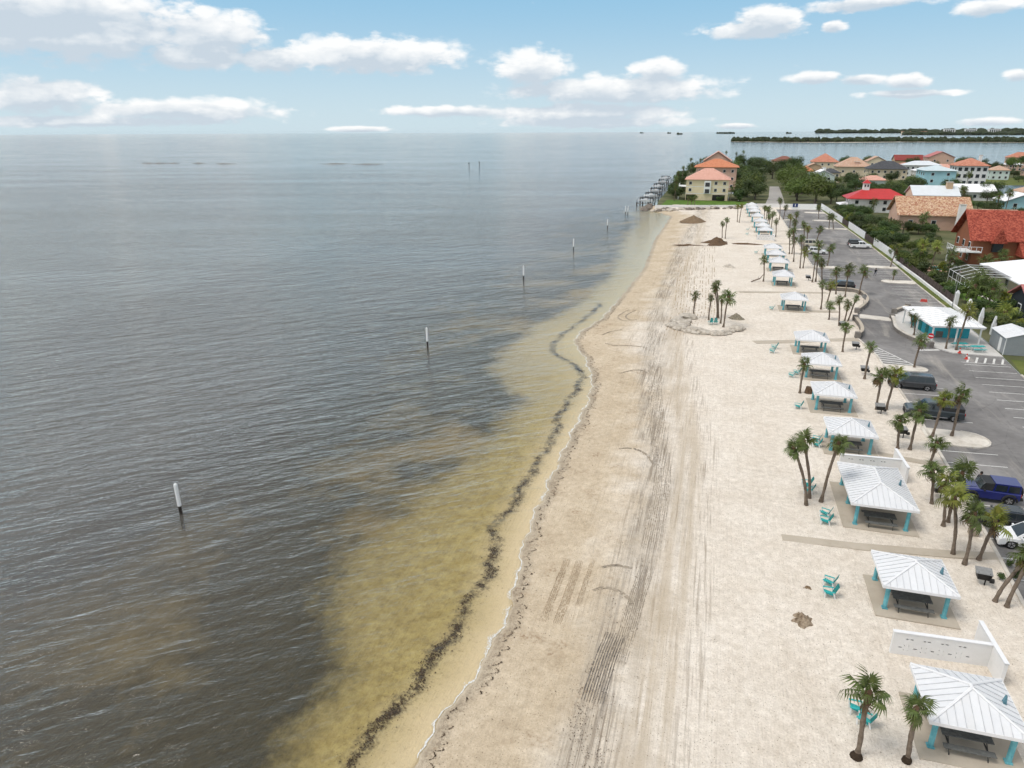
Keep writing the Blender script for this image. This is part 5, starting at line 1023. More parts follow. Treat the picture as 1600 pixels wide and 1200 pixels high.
def house(label, x, y, w, d, h, rise, roof, wall, rk='hip', ax='x', rows=1, fn=4, ln=3, over=.6, chimney=None, z=-.06, wh=1.3, ww=1.2, trim=None, skipf=()):
    """x, y: front left corner; w along X, d along Y"""
    r = thing('house', label, 'house', (x, y, z)); MB().box(0,w,0,d,0,h).build('wall', WT[wall], r)
    o_ = over; X0, X1, Y0, Y1 = -o_, w+o_, -o_, d+o_; b = MB(); T = .22
    if rk == 'hip':
        if ax == 'x': q = min((Y1-Y0)/2, (X1-X0)/2*.98); A, B_ = (X0+q, (Y0+Y1)/2), (X1-q, (Y0+Y1)/2)
        else: q = min((X1-X0)/2, (Y1-Y0)/2*.98); A, B_ = ((X0+X1)/2, Y0+q), ((X0+X1)/2, Y1-q)
        c4 = [(X0,Y0),(X1,Y0),(X1,Y1),(X0,Y1)]; a3, b3 = (*A, h+rise), (*B_, h+rise); e = [(p[0],p[1],h) for p in c4]
        if ax == 'x': fs = [[e[0],e[1],b3,a3],[e[1],e[2],b3],[e[2],e[3],a3,b3],[e[3],e[0],a3]]
        else: fs = [[e[0],e[1],a3],[e[1],e[2],b3,a3],[e[2],e[3],b3],[e[3],e[0],a3,b3]]
    else:
        if ax == 'x':
            a3, b3 = (X0,(Y0+Y1)/2,h+rise), (X1,(Y0+Y1)/2,h+rise); fs = [[(X0,Y0,h),(X1,Y0,h),b3,a3],[(X1,Y1,h),(X0,Y1,h),a3,b3]]
        else:
            a3, b3 = ((X0+X1)/2,Y0,h+rise), ((X0+X1)/2,Y1,h+rise); fs = [[(X1,Y0,h),(X1,Y1,h),b3,a3],[(X0,Y1,h),(X0,Y0,h),a3,b3]]
        g = MB(); s = rise*(1-o_/max(1e-3, (d if ax == 'x' else w)/2+o_))
        if ax == 'x': g.face([(0,0,h),(0,d/2,h+s),(0,d,h)][::-1]); g.face([(w,0,h),(w,d,h),(w,d/2,h+s)])
        else: g.face([(0,0,h),(w,0,h),(w/2,0,h+s)]); g.face([(0,d,h),(w/2,d,h+s),(w,d,h)])
        g.build('gable', WT[wall], r)
    for f in fs:
        b.face([(p[0],p[1],p[2]+T) for p in f]); b.face(f[::-1])
        for i in range(len(f)): p, q = f[i], f[(i+1) % len(f)]; b.face([p, q, (q[0],q[1],q[2]+T), (p[0],p[1],p[2]+T)])
    rf = b.build('roof', RT[roof], r)
    if chimney:
        cx, cy, cs, ch_, cm = chimney; c = MB().box(cx-cs/2,cx+cs/2,cy-cs/2,cy+cs/2,h*.5,ch_).build('chimney', WT[cm], rf); MB().box(cx-cs/2-.12,cx+cs/2+.12,cy-cs/2-.12,cy+cs/2+.12,ch_,ch_+.2).build('cap', m_kerb, c)
    sh = h/rows
    def win(x0, x1, y0, y1, z0, z1, side):
        if side == 'f': f = MB().box(x0-.14,x1+.14,-.07,-.003,z0-.14,z1+.14).build('window', m_cwhite, r); MB().box(x0,x1,-.11,-.071,z0,z1).build('pane', m_pane, f)
        else: f = MB().box(-.07,-.003,y0-.14,y1+.14,z0-.14,z1+.14).build('window', m_cwhite, r); MB().box(-.11,-.071,y0,y1,z0,z1).build('pane', m_pane, f)
    for k in range(rows):
        zc = k*sh+sh*.52
        for i in range(fn):
            if (k, i) in skipf: continue
            c = w*(i+.5)/fn; win(c-ww/2, c+ww/2, 0, 0, zc-wh/2, zc+wh/2, 'f')
        for i in range(ln): c = d*(i+.5)/ln; win(0, 0, c-ww/2, c+ww/2, zc-wh/2, zc+wh/2, 's')
        if k and trim: MB().box(-.05,w+.05,-.05,d+.05,k*sh-.12,k*sh+.12).build('storey_band', m_cwhite, r)
    return r
H1 = house('beige three storey house with salmon tile roof facing the beach', -14, 336, 18.8, 15, 9.0, 4.6, 'salmon', 'beige', 'hip', 'x', 3, 5, 4, .8, None, trim=True, skipf=((0, 0), (0, 1), (0, 2), (0, 3), (0, 4), (1, 1), (2, 1)))
for x0, x1 in ((.3, 4.6), (12, 17.5)): MB().box(x0,x1,-.06,.3,.05,2.5).build('garage_opening', m_black, H1)
MB().box(8.0,11.0,-.75,-.005,3.0,8.6).build('bay', m_cwhite, H1)
for z in (4.1, 7.0): w_2 = MB().box(8.5,10.5,-.80,-.752,z-.9,z+.9).build('window', m_pane, H1)
bal = MB().box(-3.4,-.05,1.5,11,5.7,5.95).build('balcony', m_cwhite, H1)
for i in range(5): MB().box(-3.4,-3.28,1.5+i*2.3,1.62+i*2.3,0,6.9).build('balcony_post', m_cwhite, bal)
MB().box(-3.4,-3.3,1.5,11,6.8,6.9).build('rail', m_cwhite, bal)
MB().box(19,24,2,9,2.9,3.1).build('porch_roof', m_cwhite, H1); [MB().box(x,x+.2,2,2.2,0,2.9).build('porch_post', m_cwhite, H1) for x in (19.2, 23.6)]
house('tall house with bright orange tile roof behind the beige one', -12, 398, 21, 18, 11.6, 3.9, 'orange', 'pink', 'hip', 'x', 3, 5, 4, 1.2)
house('house with steep salmon gable rising above the orange roof', -9, 440, 15, 18, 13.0, 5.4, 'salmon', 'pink', 'gable', 'y', 3, 3, 3, .8)
house('far house with brown tile roof among the trees', 39, 589, 17.2, 14, 7.6, 3.6, 'brown', 'cream', 'hip', 'x', 2, 4, 2)
house('large far house with jumbled orange tile roof', 69, 596, 18, 18, 7.0, 6.0, 'terra', 'cream', 'hip', 'x', 2, 4, 3)
house('small house with orange tile roof above the white gabled one', 50, 499, 9, 10, 5.0, 3.0, 'orange', 'mint', 'hip', 'x', 1, 2, 2)
house('pale mint house with white gable and square chimney', 50, 428, 11.7, 13, 6.2, 3.0, 'white', 'mint', 'gable', 'y', 2, 2, 4, .5, (6.5, 6, 1.6, 10.5, 'white'))
house('wide house with pale tan tile roof', 79, 540, 21, 17, 6.2, 6.0, 'tan', 'cream', 'hip', 'x', 1, 3, 2, 1, (12, 3, 3.2, 9.5, 'pink'))
house('small cream gabled house behind the slate roof', 108, 600, 13, 12, 7.5, 3.6, 'tan', 'cream', 'gable', 'y', 2, 2, 2)
house('cream house with dark slate hip roof', 93, 506, 22, 15, 6.4, 4.6, 'slate', 'cream', 'hip', 'x', 2, 6, 3, 1.0)
house('long house with dark red roof near the far shore', 141, 668, 21, 12, 6.0, 4.2, 'darkred', 'tan', 'gable', 'x', 1, 4, 2)
house('white flat looking house with a long row of dark windows', 123, 548, 21, 12, 7.2, 2.6, 'whitemetal', 'white', 'hip', 'x', 2, 7, 2, 1.0)
house('pink gabled house on the skyline', 157, 633, 18, 16, 9.6, 4.2, 'pinktile', 'pink', 'gable', 'y', 2, 2, 3)
house('tall light blue house with pale roof', 103, 416, 14.3, 18, 10.0, 2.3, 'paleblue', 'blue', 'hip', 'y', 3, 2, 4, .8)
h15 = house('white three storey house with terracotta roof and dark arched windows', 129, 458, 15.4, 14, 10.8, 3.8, 'terra', 'white', 'hip', 'x', 3, 5, 3, .9, (12, 5, 1.3, 16.4, 'white'), ww=1.8, wh=1.9, trim=True)
h16 = house('low white modern house with a solar panel on its roof', 104, 363, 15, 13, 3.6, 3.0, 'white', 'white', 'gable', 'x', 1, 3, 2, 1.0)
MB().hexa([(7.5,.6,4.35),(13,.6,4.35),(13,4.6,5.6),(7.5,4.6,5.6),(7.5,.6,4.45),(13,.6,4.45),(13,4.6,5.75),(7.5,4.6,5.75)]).build('solar_panel', m_pane, h16)
h17 = house('white house with bright red metal roof and small cupola', 50, 300, 20, 11, 5.0, 3.3, 'redmetal', 'white', 'hip', 'x', 2, 4, 3, 1.2)
c = MB().box(4.8,7.0,4.4,6.6,7.0,10.6).build('cupola', WT['white'], h17); MB().hexa([(4.4,4.0,10.6),(7.4,4.0,10.6),(7.4,7.0,10.6),(4.4,7.0,10.6),(5.8,5.4,11.9),(6.0,5.4,11.9),(6.0,5.6,11.9),(5.8,5.6,11.9)]).build('cupola_roof', RT['redmetal'], c); [MB().box(x,x+.5,4.33,4.398,9.2,10.1).build('window', m_pane, c) for x in (5.1, 6.1)]
MB().hexa([(-3.6,-1,2.6),(1,-1,2.6),(1,9,2.6),(-3.6,9,2.6),(-3.4,-1,2.75),(1,-1,3.3),(1,9,3.3),(-3.4,9,2.75)]).build('porch_roof', RT['white'], h17); [MB().box(-3.4,-3.2,y,y+.2,0,2.6).build('porch_post', m_cwhite, h17) for y in (-.8, 2, 5, 8.6)]
house('cream two storey house with white metal gable roof and stone chimney', 72, 300, 15, 13, 6.6, 3.2, 'whitemetal', 'cream', 'gable', 'x', 2, 4, 4, .6, (12.5, 5, 2.0, 11.3, 'tan'))
h19 = house('spanish house with mottled orange tile roof and arched porch', 57, 250, 20, 15, 4.4, 5.2, 'mottled', 'pink', 'gable', 'x', 1, 3, 0, .9)
for k in range(3): a = MB().tube([(-.12, 3.2+k*3.4, .1), (-.12, 3.2+k*3.4, 1.9)], .05, 4); b = MB(); b.prism([(0, 0), (1.9, 0), (1.9, 1.7), (1.6, 2.3), (.95, 2.6), (.3, 2.3), (0, 1.7)], 0, .1); o = b.build('arch_opening', m_pane, h19); o.rotation_euler = (R(90), 0, R(-90)); o.location = (-.01, 3.4+k*4.0, .1)
house('house wing with brown mottled tile roof and tall white chimney', 74, 243, 14, 11, 3.8, 3.0, 'brownmix', 'cream', 'gable', 'x', 1, 2, 1, .7, (-1.2, 2.5, 1.6, 8.4, 'white'))
h21 = house('large brick house with steep red tile roof and white balcony', 59, 186, 24, 13, 5.6, 6.2, 'redtile', 'brick', 'gable', 'x', 2, 2, 3, 1.1, (13.5, -1.2, 2.4, 9.2, 'brick'), skipf=((1, 1), (0, 1), (0, 0), (1, 0)))
MB().hexa([(3.2,-1.4,5.2),(6.6,-1.4,5.2),(6.6,3.5,5.2),(3.2,3.5,5.2),(4.85,-1.4,8.6),(4.95,-1.4,8.6),(4.95,3.5,8.6),(4.85,3.5,8.6)]).build('dormer', RT['redtile'], h21); MB().box(3.9,5.9,-1.0,-.1,3.2,5.2).build('dormer_window', m_pane, h21)
bl = MB().box(-4.2,1.5,-2.0,4.0,3.0,3.25).build('balcony', m_cwhite, h21)
for k in range(6): MB().box(-4.2,-4.1,-1.9+k*1.15,-1.8+k*1.15,3.25,4.3).build('baluster', m_cwhite, bl)
for k in range(6): MB().box(-4.1+k*1.1,-4.0+k*1.1,-2.0,-1.9,3.25,4.3).build('baluster', m_cwhite, bl)
MB().box(-4.2,1.5,-2.05,-1.95,4.3,4.4).build('rail', m_cwhite, bl); MB().box(-4.25,-4.15,-2.0,4,4.3,4.4).build('rail', m_cwhite, bl); [MB().box(-4.0,-3.7,y,y+.3,0,3.0).build('balcony_post', m_cwhite, bl) for y in (-1.8, 3.4)]
MB().hexa([(9,-4.8,2.6),(18,-4.8,2.6),(18,.4,2.6),(9,.4,2.6),(9,-4.8,2.8),(18,-4.8,2.8),(18,.4,6.4),(9,.4,6.4)]).build('lower_roof', RT['redtile'], h21)
h22 = house('single storey house under a broad plain white hip roof', 56.5, 145, 22, 20, 3.2, 4.2, 'white', 'cream', 'hip', 'x', 1, 5, 3, 1.6)
h23 = house('small dark sided house with pink tile roof and solar panel', 51.0, 128.5, 9, 8, 3.2, 2.3, 'pinktile', 'dark', 'gable', 'x', 1, 2, 1, .6)
MB().hexa([(2.5,.4,3.95),(6.5,.4,3.95),(6.5,2.6,5.15),(2.5,2.6,5.15),(2.5,.4,4.05),(6.5,.4,4.05),(6.5,2.6,5.25),(2.5,2.6,5.25)]).build('solar_panel', m_pane, h23)
house('pale blue gabled cottage with white eaves at the right edge', 112, 326, 12, 12, 3.0, 2.9, 'white', 'blue', 'gable', 'y', 1, 2, 2, 1.2)
house('distant house with red roof among trees at the right edge', 232, 690, 20, 12, 8, 4, 'terra', 'pink', 'hip', 'x', 2, 4, 2)
for k, (x, y, w) in enumerate(((1335, 5150, 62), (1450, 5140, 62), (1575, 5130, 64), (1130, 5300, 50), (1235, 5260, 40))):
    r = thing('apartment_block', ['far white apartment block left of the three on the shore', 'far white apartment block in the middle of the three', 'far white apartment block right of the three', 'low pale building leftmost on the far right shore', 'low pale building second from left on the far right shore'][k], 'building', (x, y, 0)); hh = 32 if k < 3 else 19
    MB().box(0,w,0,30,0,hh).build('wall', WT['white'] if k < 3 else WT['cream'], r); MB().box(-1,w+1,-1,31,hh,hh+2).build('roof', RT['terra'] if k > 2 else RT['white'], r)
    for j in range(5): MB().box(4+j*w/5.6,4+j*w/5.6+w/11,-.6,-.1,4,hh-3).build('window_bay', m_pane, r)
rh = random.Random(5); far_h = []; WN = {'white': 'white', 'cream': 'cream', 'pink': 'pink', 'mint': 'pale mint', 'tan': 'tan'}; RN = {'tan': 'pale tan', 'terra': 'terracotta', 'white': 'white', 'slate': 'slate grey', 'salmon': 'salmon'}
for x, y in ((60, 545), (118, 500), (150, 565), (166, 520), (180, 600), (128, 600), (88, 590), (104, 560), (200, 560), (60, 470), (120, 335), (215, 640), (74, 420)): far_h.append((x, y))
for i, (x, y) in enumerate(sorted(far_h, key=lambda p: p[1])):
    wk, rk_ = rh.choice(sorted(WN)), rh.choice(sorted(RN)); house(f'distant {WN[wk]} house with {RN[rk_]} roof, {ORD[i]} in the back rows', x, y, rh.uniform(9, 13), rh.uniform(9, 12), rh.uniform(3.4, 6), rh.uniform(2, 3), rk_, wk, rh.choice(['hip', 'gable']), rh.choice('xy'), 1 if i % 2 else 2, 3, 2)
# screened pool cage, pool and deck beside the white roofed house
r = thing('pool_cage', 'white framed screen enclosure beside the broad white roof', 'enclosure', (48.5, 150, -.06)); m_screen, t = newmat('screen_mesh'); tr = nd(t, 'ShaderNodeBsdfTransparent'); df = nd(t, 'ShaderNodeBsdfDiffuse'); df.inputs[0].default_value = (.05, .05, .05, 1); mx = nd(t, 'ShaderNodeMixShader'); mx.inputs[0].default_value = .45; t.links.new(tr.outputs[0], mx.inputs[1]); t.links.new(df.outputs[0], mx.inputs[2]); oo = nd(t, 'ShaderNodeOutputMaterial'); t.links.new(mx.outputs[0], oo.inputs[0])
for i in range(6):
    y = i*2.6; MB().tube([(0,y,0),(0,y,2.6),(3,y,3.6),(7.5,y,3.6)], .06, 5).build('frame_rib', m_cwhite, r)
for z, x in ((2.6, 0), (3.6, 3), (1.2, 0)): MB().tube([(x,0,z),(x,13,z)], .05, 5).build('frame_rail', m_cwhite, r)
for i in range(5):
    y0, y1 = i*2.6+.07, (i+1)*2.6-.07; b = MB(); b.face([(0,y0,.1),(0,y1,.1),(0,y1,2.5),(0,y0,2.5)]); b.build('screen_panel', m_screen, r); b = MB(); b.face([(.1,y0,2.65),(.1,y1,2.65),(2.9,y1,3.55),(2.9,y0,3.55)]); b.build('screen_panel', m_screen, r); b = MB(); b.face([(3.1,y0,3.6),(3.1,y1,3.6),(7.4,y1,3.6),(7.4,y0,3.6)]); b.build('screen_panel', m_screen, r)
m_pool = M('pool_water', (.05, .36, .36), .1, .1, 1, spec=.5); m_deck = M('pink_deck', (.46, .27, .20), .8, .12, 1)
r = thing('swimming_pool', 'small turquoise pool on a pink deck behind the palms', 'pool', (50.5, 178, -.05)); MB().box(-3,4,-4,4,-.1,.06).build('deck', m_deck, r); MB().box(-1,2.4,-2.4,2.4,.061,.09).build('water', m_pool, r)

# ================================================================ broadleaf trees and shrubs
m_leafA = leafmat('oak_leaf', (.030, .050, .016), (.085, .125, .034), .2, .16); m_leafB = leafmat('light_leaf', (.060, .090, .020), (.150, .195, .045), .25, .16); m_leafY = leafmat('lime_leaf', (.13, .16, .02), (.27, .28, .045), .25, .1)
m_bark = M('bark', (.10, .085, .07), .95, .3, 4, .5, 12)
def crown_mesh(seed, n, leaf, mat, lobes=9, flat=.72):
    r = random.Random(seed); b = MB(); L = [(Vector((r.uniform(-.62,.62), r.uniform(-.62,.62), r.uniform(-.30,.42)*flat)), r.uniform(.32,.5)) for _ in range(lobes)]
    for _ in range(n):
        c, rad = L[r.randrange(lobes)]; dv = Vector((r.gauss(0,1), r.gauss(0,1), r.gauss(.25,1))).normalized(); q = c+dv*rad*(r.random()**.35)*r.uniform(.8,1.12)*Vector((1,1,flat)).length/1.6
        q.z *= 1.0; nn = (dv+Vector((r.uniform(-.8,.8), r.uniform(-.8,.8), r.uniform(-.2,.9)))).normalized(); a = nn.orthogonal().normalized(); s = leaf*r.uniform(.6,1.4); a.rotate(Matrix.Rotation(r.uniform(0,6.28), 3, nn)); e = nn.cross(a)
        b.face([q-a*s, q-e*s*.55, q+a*s, q+e*s*.55])
    return b.mesh('crown', mat)
CR = {k: [crown_mesh(300+i*7+j*50, 2600, .05, m) for i in range(4)] for j, (k, m) in enumerate((('A', m_leafA), ('B', m_leafB)))}
SH = {k: [crown_mesh(500+i*7+j*50, 1100, .085, m, 6, .9) for i in range(3)] for j, (k, m) in enumerate((('A', m_leafA), ('B', m_leafB), ('Y', m_leafY)))}
def trunk_mesh(seed):
    r = random.Random(seed); b = MB(); b.tube([(0,0,-.1),(.02,.01,.3),(.0,.03,.55)], [.075,.055,.045], 7)
    for k in range(5): a = k*1.26+r.random(); b.tube([(0,.02,.4+.03*k),(.16*math.cos(a),.16*math.sin(a),.62),(.36*math.cos(a),.36*math.sin(a),.85)], [.035,.026,.01], 5)
    return b.mesh('trunk', m_bark)
TR = [trunk_mesh(i) for i in range(3)]
def tree(x, y, h, rad, kind, label, group, i):
    r = thing('tree', label, 'tree', (x, y, -.06), i*1.7, group); put('trunk', TR[i % 3], r, (0,0,0), 0, (rad*.9, rad*.9, h*.8)); put('crown', CR[kind][i % 4], r, (0,0,h-rad*.62), 0, (rad, rad, rad*.86)); return r
def shrub(x, y, h, rad, kind, label, group, i):
    r = thing('shrub', label, 'shrub', (x, y, -.06), i*2.3, group); b = put('foliage', SH[kind][i % 3], r, (0,0,h*.5), 0, (rad, rad, h*.62)); put('stem', TR[i % 3], r, (0,0,0), 0, (rad*.5, rad*.5, h*.5)); return r
random.seed(21)
groups = [('street trees behind the beige house', [(17, 345), (14, 360), (15, 378), (16, 398), (13, 420), (16, 440), (19, 462), (14, 485), (21, 505), (12, 520), (25, 530), (33, 500), (9, 452), (10, 478), (5, 545), (26, 560), (36, 545), (2, 500), (8, 575), (20, 590), (-4, 560), (-8, 600), (31, 620), (-15, 530), (48, 545), (56, 575)], 'dark green tree crowding the street behind the beige house'),
 ('trees right of the street', [(35, 345), (37, 362), (41, 380), (36, 398), (44, 345), (40, 330), (37, 415), (41, 440), (46, 470), (38, 460), (46, 400)], 'broad bright green tree right of the residential street'),
 ('trees before the slate roofed house', [(52, 345), (60, 355), (68, 362), (76, 368), (84, 372), (56, 375), (66, 385), (76, 395), (86, 400), (92, 385), (94, 400), (70, 420), (84, 440), (64, 445), (78, 465), (100, 470), (64, 470), (60, 330), (76, 340), (86, 350), (48, 330)], 'dense dark tree in the belt behind the red roofed house'),
 ('trees along the back fence', [(46.5, 290), (47, 275), (48, 262), (49, 246), (52, 238), (56, 236), (47, 252), (51, 226)], 'rounded green tree behind the white board fence'),
 ('trees round the light blue house', [(99, 408), (96, 395), (110, 398), (118, 370), (112, 345), (97, 350), (93, 330), (100, 315), (92, 290), (98, 275), (104, 290), (88, 262), (94, 250), (118, 440), (122, 480)], 'garden tree near the light blue house'),
 ('trees at the far right shore', [(165, 560), (178, 575), (190, 590), (205, 600), (172, 600), (220, 620), (240, 640), (186, 640), (205, 660), (250, 600), (262, 660), (150, 600), (142, 590), (118, 640), (100, 640), (60, 640), (82, 650), (150, 640), (222, 570), (240, 560)], 'dark tree on the far right shore')]
taken = [(o.location.x, o.location.y) for o in bpy.data.objects if o.name.startswith('house')]
HB = [(-14,336,18.8,15),(-12,398,21,18),(-9,440,15,18),(39,589,17,14),(69,596,18,18),(50,499,9,10),(50,428,12,13),(79,540,21,17),(108,600,13,12),(93,506,22,15),(141,668,21,12),(123,548,21,12),(157,633,18,16),(103,416,14,18),(129,458,15,14),(104,363,15,13),(46,299,20,15),(72,300,15,13),(57,250,20,15),(74,243,14,11),(55,184,28,15),(48,145,30,20),(51,128,9,8),(112,326,12,12),(232,690,20,12)]+[(x, y, 12, 11) for x, y in far_h]
def free(x, y, m=2.5, front=14): return not any(a-m < x < a+w+m and b_-front*.6 < y < b_+d+m for a, b_, w, d in HB) and not (15 < x < 38 and y > 312 and x < 17+(y-312)*.12+13 and x > 15+(y-312)*.07) and not (122 < x and 385 < y < 485)
extra = []; rx_ = random.Random(77)
while len(extra) < 118:
    y = rx_.uniform(200, 640); x = rx_.uniform(46, 70+y*.28)
    if free(x, y) and all((x-a)**2+(y-b_)**2 > 30 for a, b_ in extra): extra.append((x, y))
groups.append(('garden trees filling the gaps between the houses', extra, 'leafy garden tree between the houses'))
for gname, pts, base in groups:
    pts = sorted(pts, key=lambda p: p[0]**2+p[1]**2)
    for i, (x, y) in enumerate(pts):
        rad = random.uniform(5.2, 7.6) if y > 320 else random.uniform(2.8, 4.0); h = rad*random.uniform(1.4, 1.75)
        if gname.startswith(('street', 'trees right')): rad *= 1.2; h = rad*random.uniform(1.25, 1.5)
        if gname.startswith(('trees before', 'trees round')): rad *= .8; h = rad*random.uniform(1.25, 1.5)
        if base.startswith('leafy'): rad = random.uniform(2.4, 3.6); h = rad*random.uniform(1.15, 1.4)
        tree(x+random.uniform(-1, 1), y+random.uniform(-2, 2), h, rad, 'B' if (i*5+len(gname)) % 4 == 0 or 'bright' in base else 'A', f'{base}, {ORD[i]} of them', gname, i)
HEDGE = [(44.6, y) for y in range(112, 136, 4)]+[(45.0, y) for y in range(142, 300, 5)]+[(49, y) for y in (172, 184, 190, 203, 212, 220)]+[(53, 206), (57, 214), (60, 224), (63, 236), (66, 176), (55, 182), (47.5, 120), (49, 116), (52, 120), (55, 123), (47, 128), (49, 133), (52, 141), (58, 241), (64, 241), (72, 238), (47, 160), (50, 167), (75, 235), (84, 240), (90, 236), (97, 244)]
for i, (x, y) in enumerate(sorted(HEDGE, key=lambda p: p[0]**2+p[1]**2)):
    k = 'Y' if i % 9 == 4 else ('B' if i % 3 == 0 else 'A'); rad = random.uniform(1.5, 2.5)*(1.0 if y < 200 else 1.2)
    shrub(x+random.uniform(-.4, .8), y+random.uniform(-1, 1), rad*random.uniform(1.2, 1.7), rad, k, f'leafy garden shrub behind the back fence, {ORD[i]} to the camera', 'shrubs behind the back fence', i)
for i, (x, y) in enumerate(((-12.6, 333.2), (-10.8, 333), (0.5, 333.5), (2, 333), (-18, 338), (-20, 345), (-21, 356), (-19, 368), (-22, 380), (-20, 395), (-22, 412), (-21, 430), (-23, 450), (-22, 475), (-24, 500), (10, 333), (12, 338))):
    shrub(x, y, 2.6 if i < 4 else 6.0, 1.7 if i < 4 else 4.0, 'A', f'dark shrub by the beige house and the docks, {ORD[i]} to the camera', 'shrubs by the docks', i)
for i, (x, y, h) in enumerate(((-11.5, 304, 3.6), (-10, 304.6, 3.0), (-8.8, 303.8, 3.9), (-18.5, 330, 6.0), (-19.5, 352, 6.5), (-21, 372, 7), (-22, 405, 8), (-21, 440, 9), (-17, 470, 10), (-13, 500, 11.5), (-20, 520, 11), (-5, 520, 12), (12, 620, 12), (18, 640, 13), (4, 640, 12.5), (6, 334, 5.2))):
    palm((x, y, x+.3, y, h), f'palm by the sea wall or docks, {ORD[i]} to the camera', 'palms by the sea wall and docks', 1.9 if i > 2 else 1.5)
for i, (x, y, h, s) in enumerate(((46.6, 141.5, 3.2, 2.9), (48.0, 143.5, 3.8, 2.9), (49.4, 141.2, 2.8, 2.7), (50.5, 171, 4.2, 2.3), (48.6, 176, 5, 2.2), (52.5, 190, 4.2, 2.1), (47.6, 183, 4.4, 2.2), (62, 243, 4.5, 2.6), (58, 297, 4, 2.4), (97, 330, 6.5, 2.6), (101, 345, 6, 2.6), (110, 320, 6.5, 2.8), (104, 312, 6, 2.5), (130, 440, 7, 3), (125, 446, 6, 3), (46, 124.5, 2.6, 2.2), (51, 113, 3.0, 2.6), (54, 117, 3.2, 2.6), (62, 176, 3.6, 2.2), (57.5, 172, 3.0, 2.4))):
    palm((x, y, x+.2, y, h), f'full garden palm among the houses, {ORD[i]} to the camera', 'garden palms among the houses', s, 1 if i in (4, 6, 15) else 0)

# ================================================================ rocks, heaps and driftwood
m_rock = M('limestone_rock', (.30, .26, .21), .95, .0, 2.0, .8, 8, col2=(.58, .53, .46)); m_rockd = M('wet_dark_rock', (.07, .06, .05), .9, .0, 2.0, .6, 8, col2=(.28, .24, .20)); m_weed = M('dry_seaweed', (.060, .038, .022), .98, .0, 3.0, 1.0, 9, col2=(.17, .105, .06)); m_dirt = M('brown_sand_heap', (.14, .095, .06), .98, .0, 1.2, .6, 6, col2=(.23, .165, .10))
def rock_mesh(seed, sub=2, rough=.34, mat=None):
    bm = bmesh.new(); bmesh.ops.create_icosphere(bm, subdivisions=sub, radius=1.0); off = Vector((seed*3.1, seed*1.7, 0))
    for v in bm.verts: v.co *= 1+rough*(mnoise.noise(v.co*1.3+off)+.6*mnoise.noise(v.co*3+off))
    me = bpy.data.meshes.new('rock'); bm.to_mesh(me); bm.free(); me.materials.append(mat); return me
RK = [rock_mesh(i, 2, .4, m_rock) for i in range(5)]; RKD = [rock_mesh(i+9, 2, .4, m_rockd) for i in range(4)]
def rocks(pts, label, group, meshes, lo, hi, seed, flat=.6):
    rr = random.Random(seed); pts = sorted(pts, key=lambda p: p[0])
    for i, (x, y) in enumerate(pts):
        s = rr.uniform(lo, hi); o = put('boulder', meshes[rr.randrange(len(meshes))], None, (x, y, max(float(ground_z(x, y)), WL-.2)+s*.18), rr.uniform(0, 6), (s*rr.uniform(.9, 1.4), s, s*flat)); tag(o, label % ordl(i), 'rock', group)
ring = [(-5.28, 111.34), (-4.50, 110.34), (-3.76, 109.75), (-2.91, 108.81), (-2.09, 108.26), (-1.31, 108.48), (-0.52, 108.31), (0.27, 108.15), (1.05, 107.99), (1.92, 107.86), (2.70, 108.07), (3.47, 109.03), (4.26, 110.39), (4.95, 111.35), (5.96, 112.41), (-4.57, 113.19), (-4.29, 115.40), (-3.62, 114.72), (-3.10, 117.03), (-2.57, 114.58), (-3.49, 112.24), (-2.47, 117.20), (-4.90, 111.85)]
rocks(ring, 'pale boulder edging the palm rock ring, %s', 'boulders of the rock ring', RK, .55, 1.15, 3)
rr = random.Random(8); rip = []
for k in range(70): u = rr.random(); rip.append((-25+u*34, 286+u*17+rr.uniform(-1.8, 1.8)+(3.5 if u < .2 else 0)))
rocks(rip, 'riprap stone below the white sea wall, %s', 'riprap below the sea wall', RK+RKD, .6, 1.3, 4)
rip2 = [(-27.5+rr.uniform(-1.5, 1.2), 292+k*1.6) for k in range(12)]; rocks(rip2, 'dark wet stone at the foot of the nearest dock, %s', 'dark stones by the docks', RKD, .8, 1.6, 5)
def heap(name, label, x, y, rx, ry, h, mat, seed, cat, rough=.25, rz=0.0):
    b = MB(); n, m = 26, 10; k0 = 0
    for j in range(m+1):
        u = j/m
        for i in range(n):
            a = 2*math.pi*i/n; w = 1+rough*mnoise.noise(Vector((math.cos(a)*1.6, math.sin(a)*1.6, seed+u)))*1.6; q = u*w
            zz = h*max(0, (1-u))**1.15*(1+rough*mnoise.noise(Vector((q*math.cos(a)*3, q*math.sin(a)*3, seed*2.0)))*1.5)
            b.v.append((rx*q*math.cos(a), ry*q*math.sin(a), zz-.06))
    for j in range(m):
        for i in range(n): b.f.append((j*n+i, (j+1)*n+i, (j+1)*n+(i+1) % n, j*n+(i+1) % n)); b.m.append(0)
    o = b.build(name, mat, None, (x, y, float(ground_z(x, y)))); o.rotation_euler.z = rz; tag(o, label, cat); return o
heap('sand_heap', 'smooth brown sand heap below the riprap at the far end', *(-7.18, 253.75), 4.8, 5.0, 2.4, m_dirt, 2, 'sand heap', .12)
heap('seaweed_heap', 'long dark brown seaweed heap with two palms on it', *(1.42, 204.32), 4.2, 4.4, 1.7, m_weed, 5, 'seaweed heap', .45)
heap('seaweed_heap', 'low brown seaweed windrow trailing right from the long heap', 9.5, 204.5, 6.5, 1.0, .45, m_weed, 7, 'seaweed heap', .5)
heap('seaweed_heap', 'thin brown seaweed windrow trailing left of the long heap', -6, 198.5, 5.0, 1.0, .35, m_weed, 8, 'seaweed heap', .5)
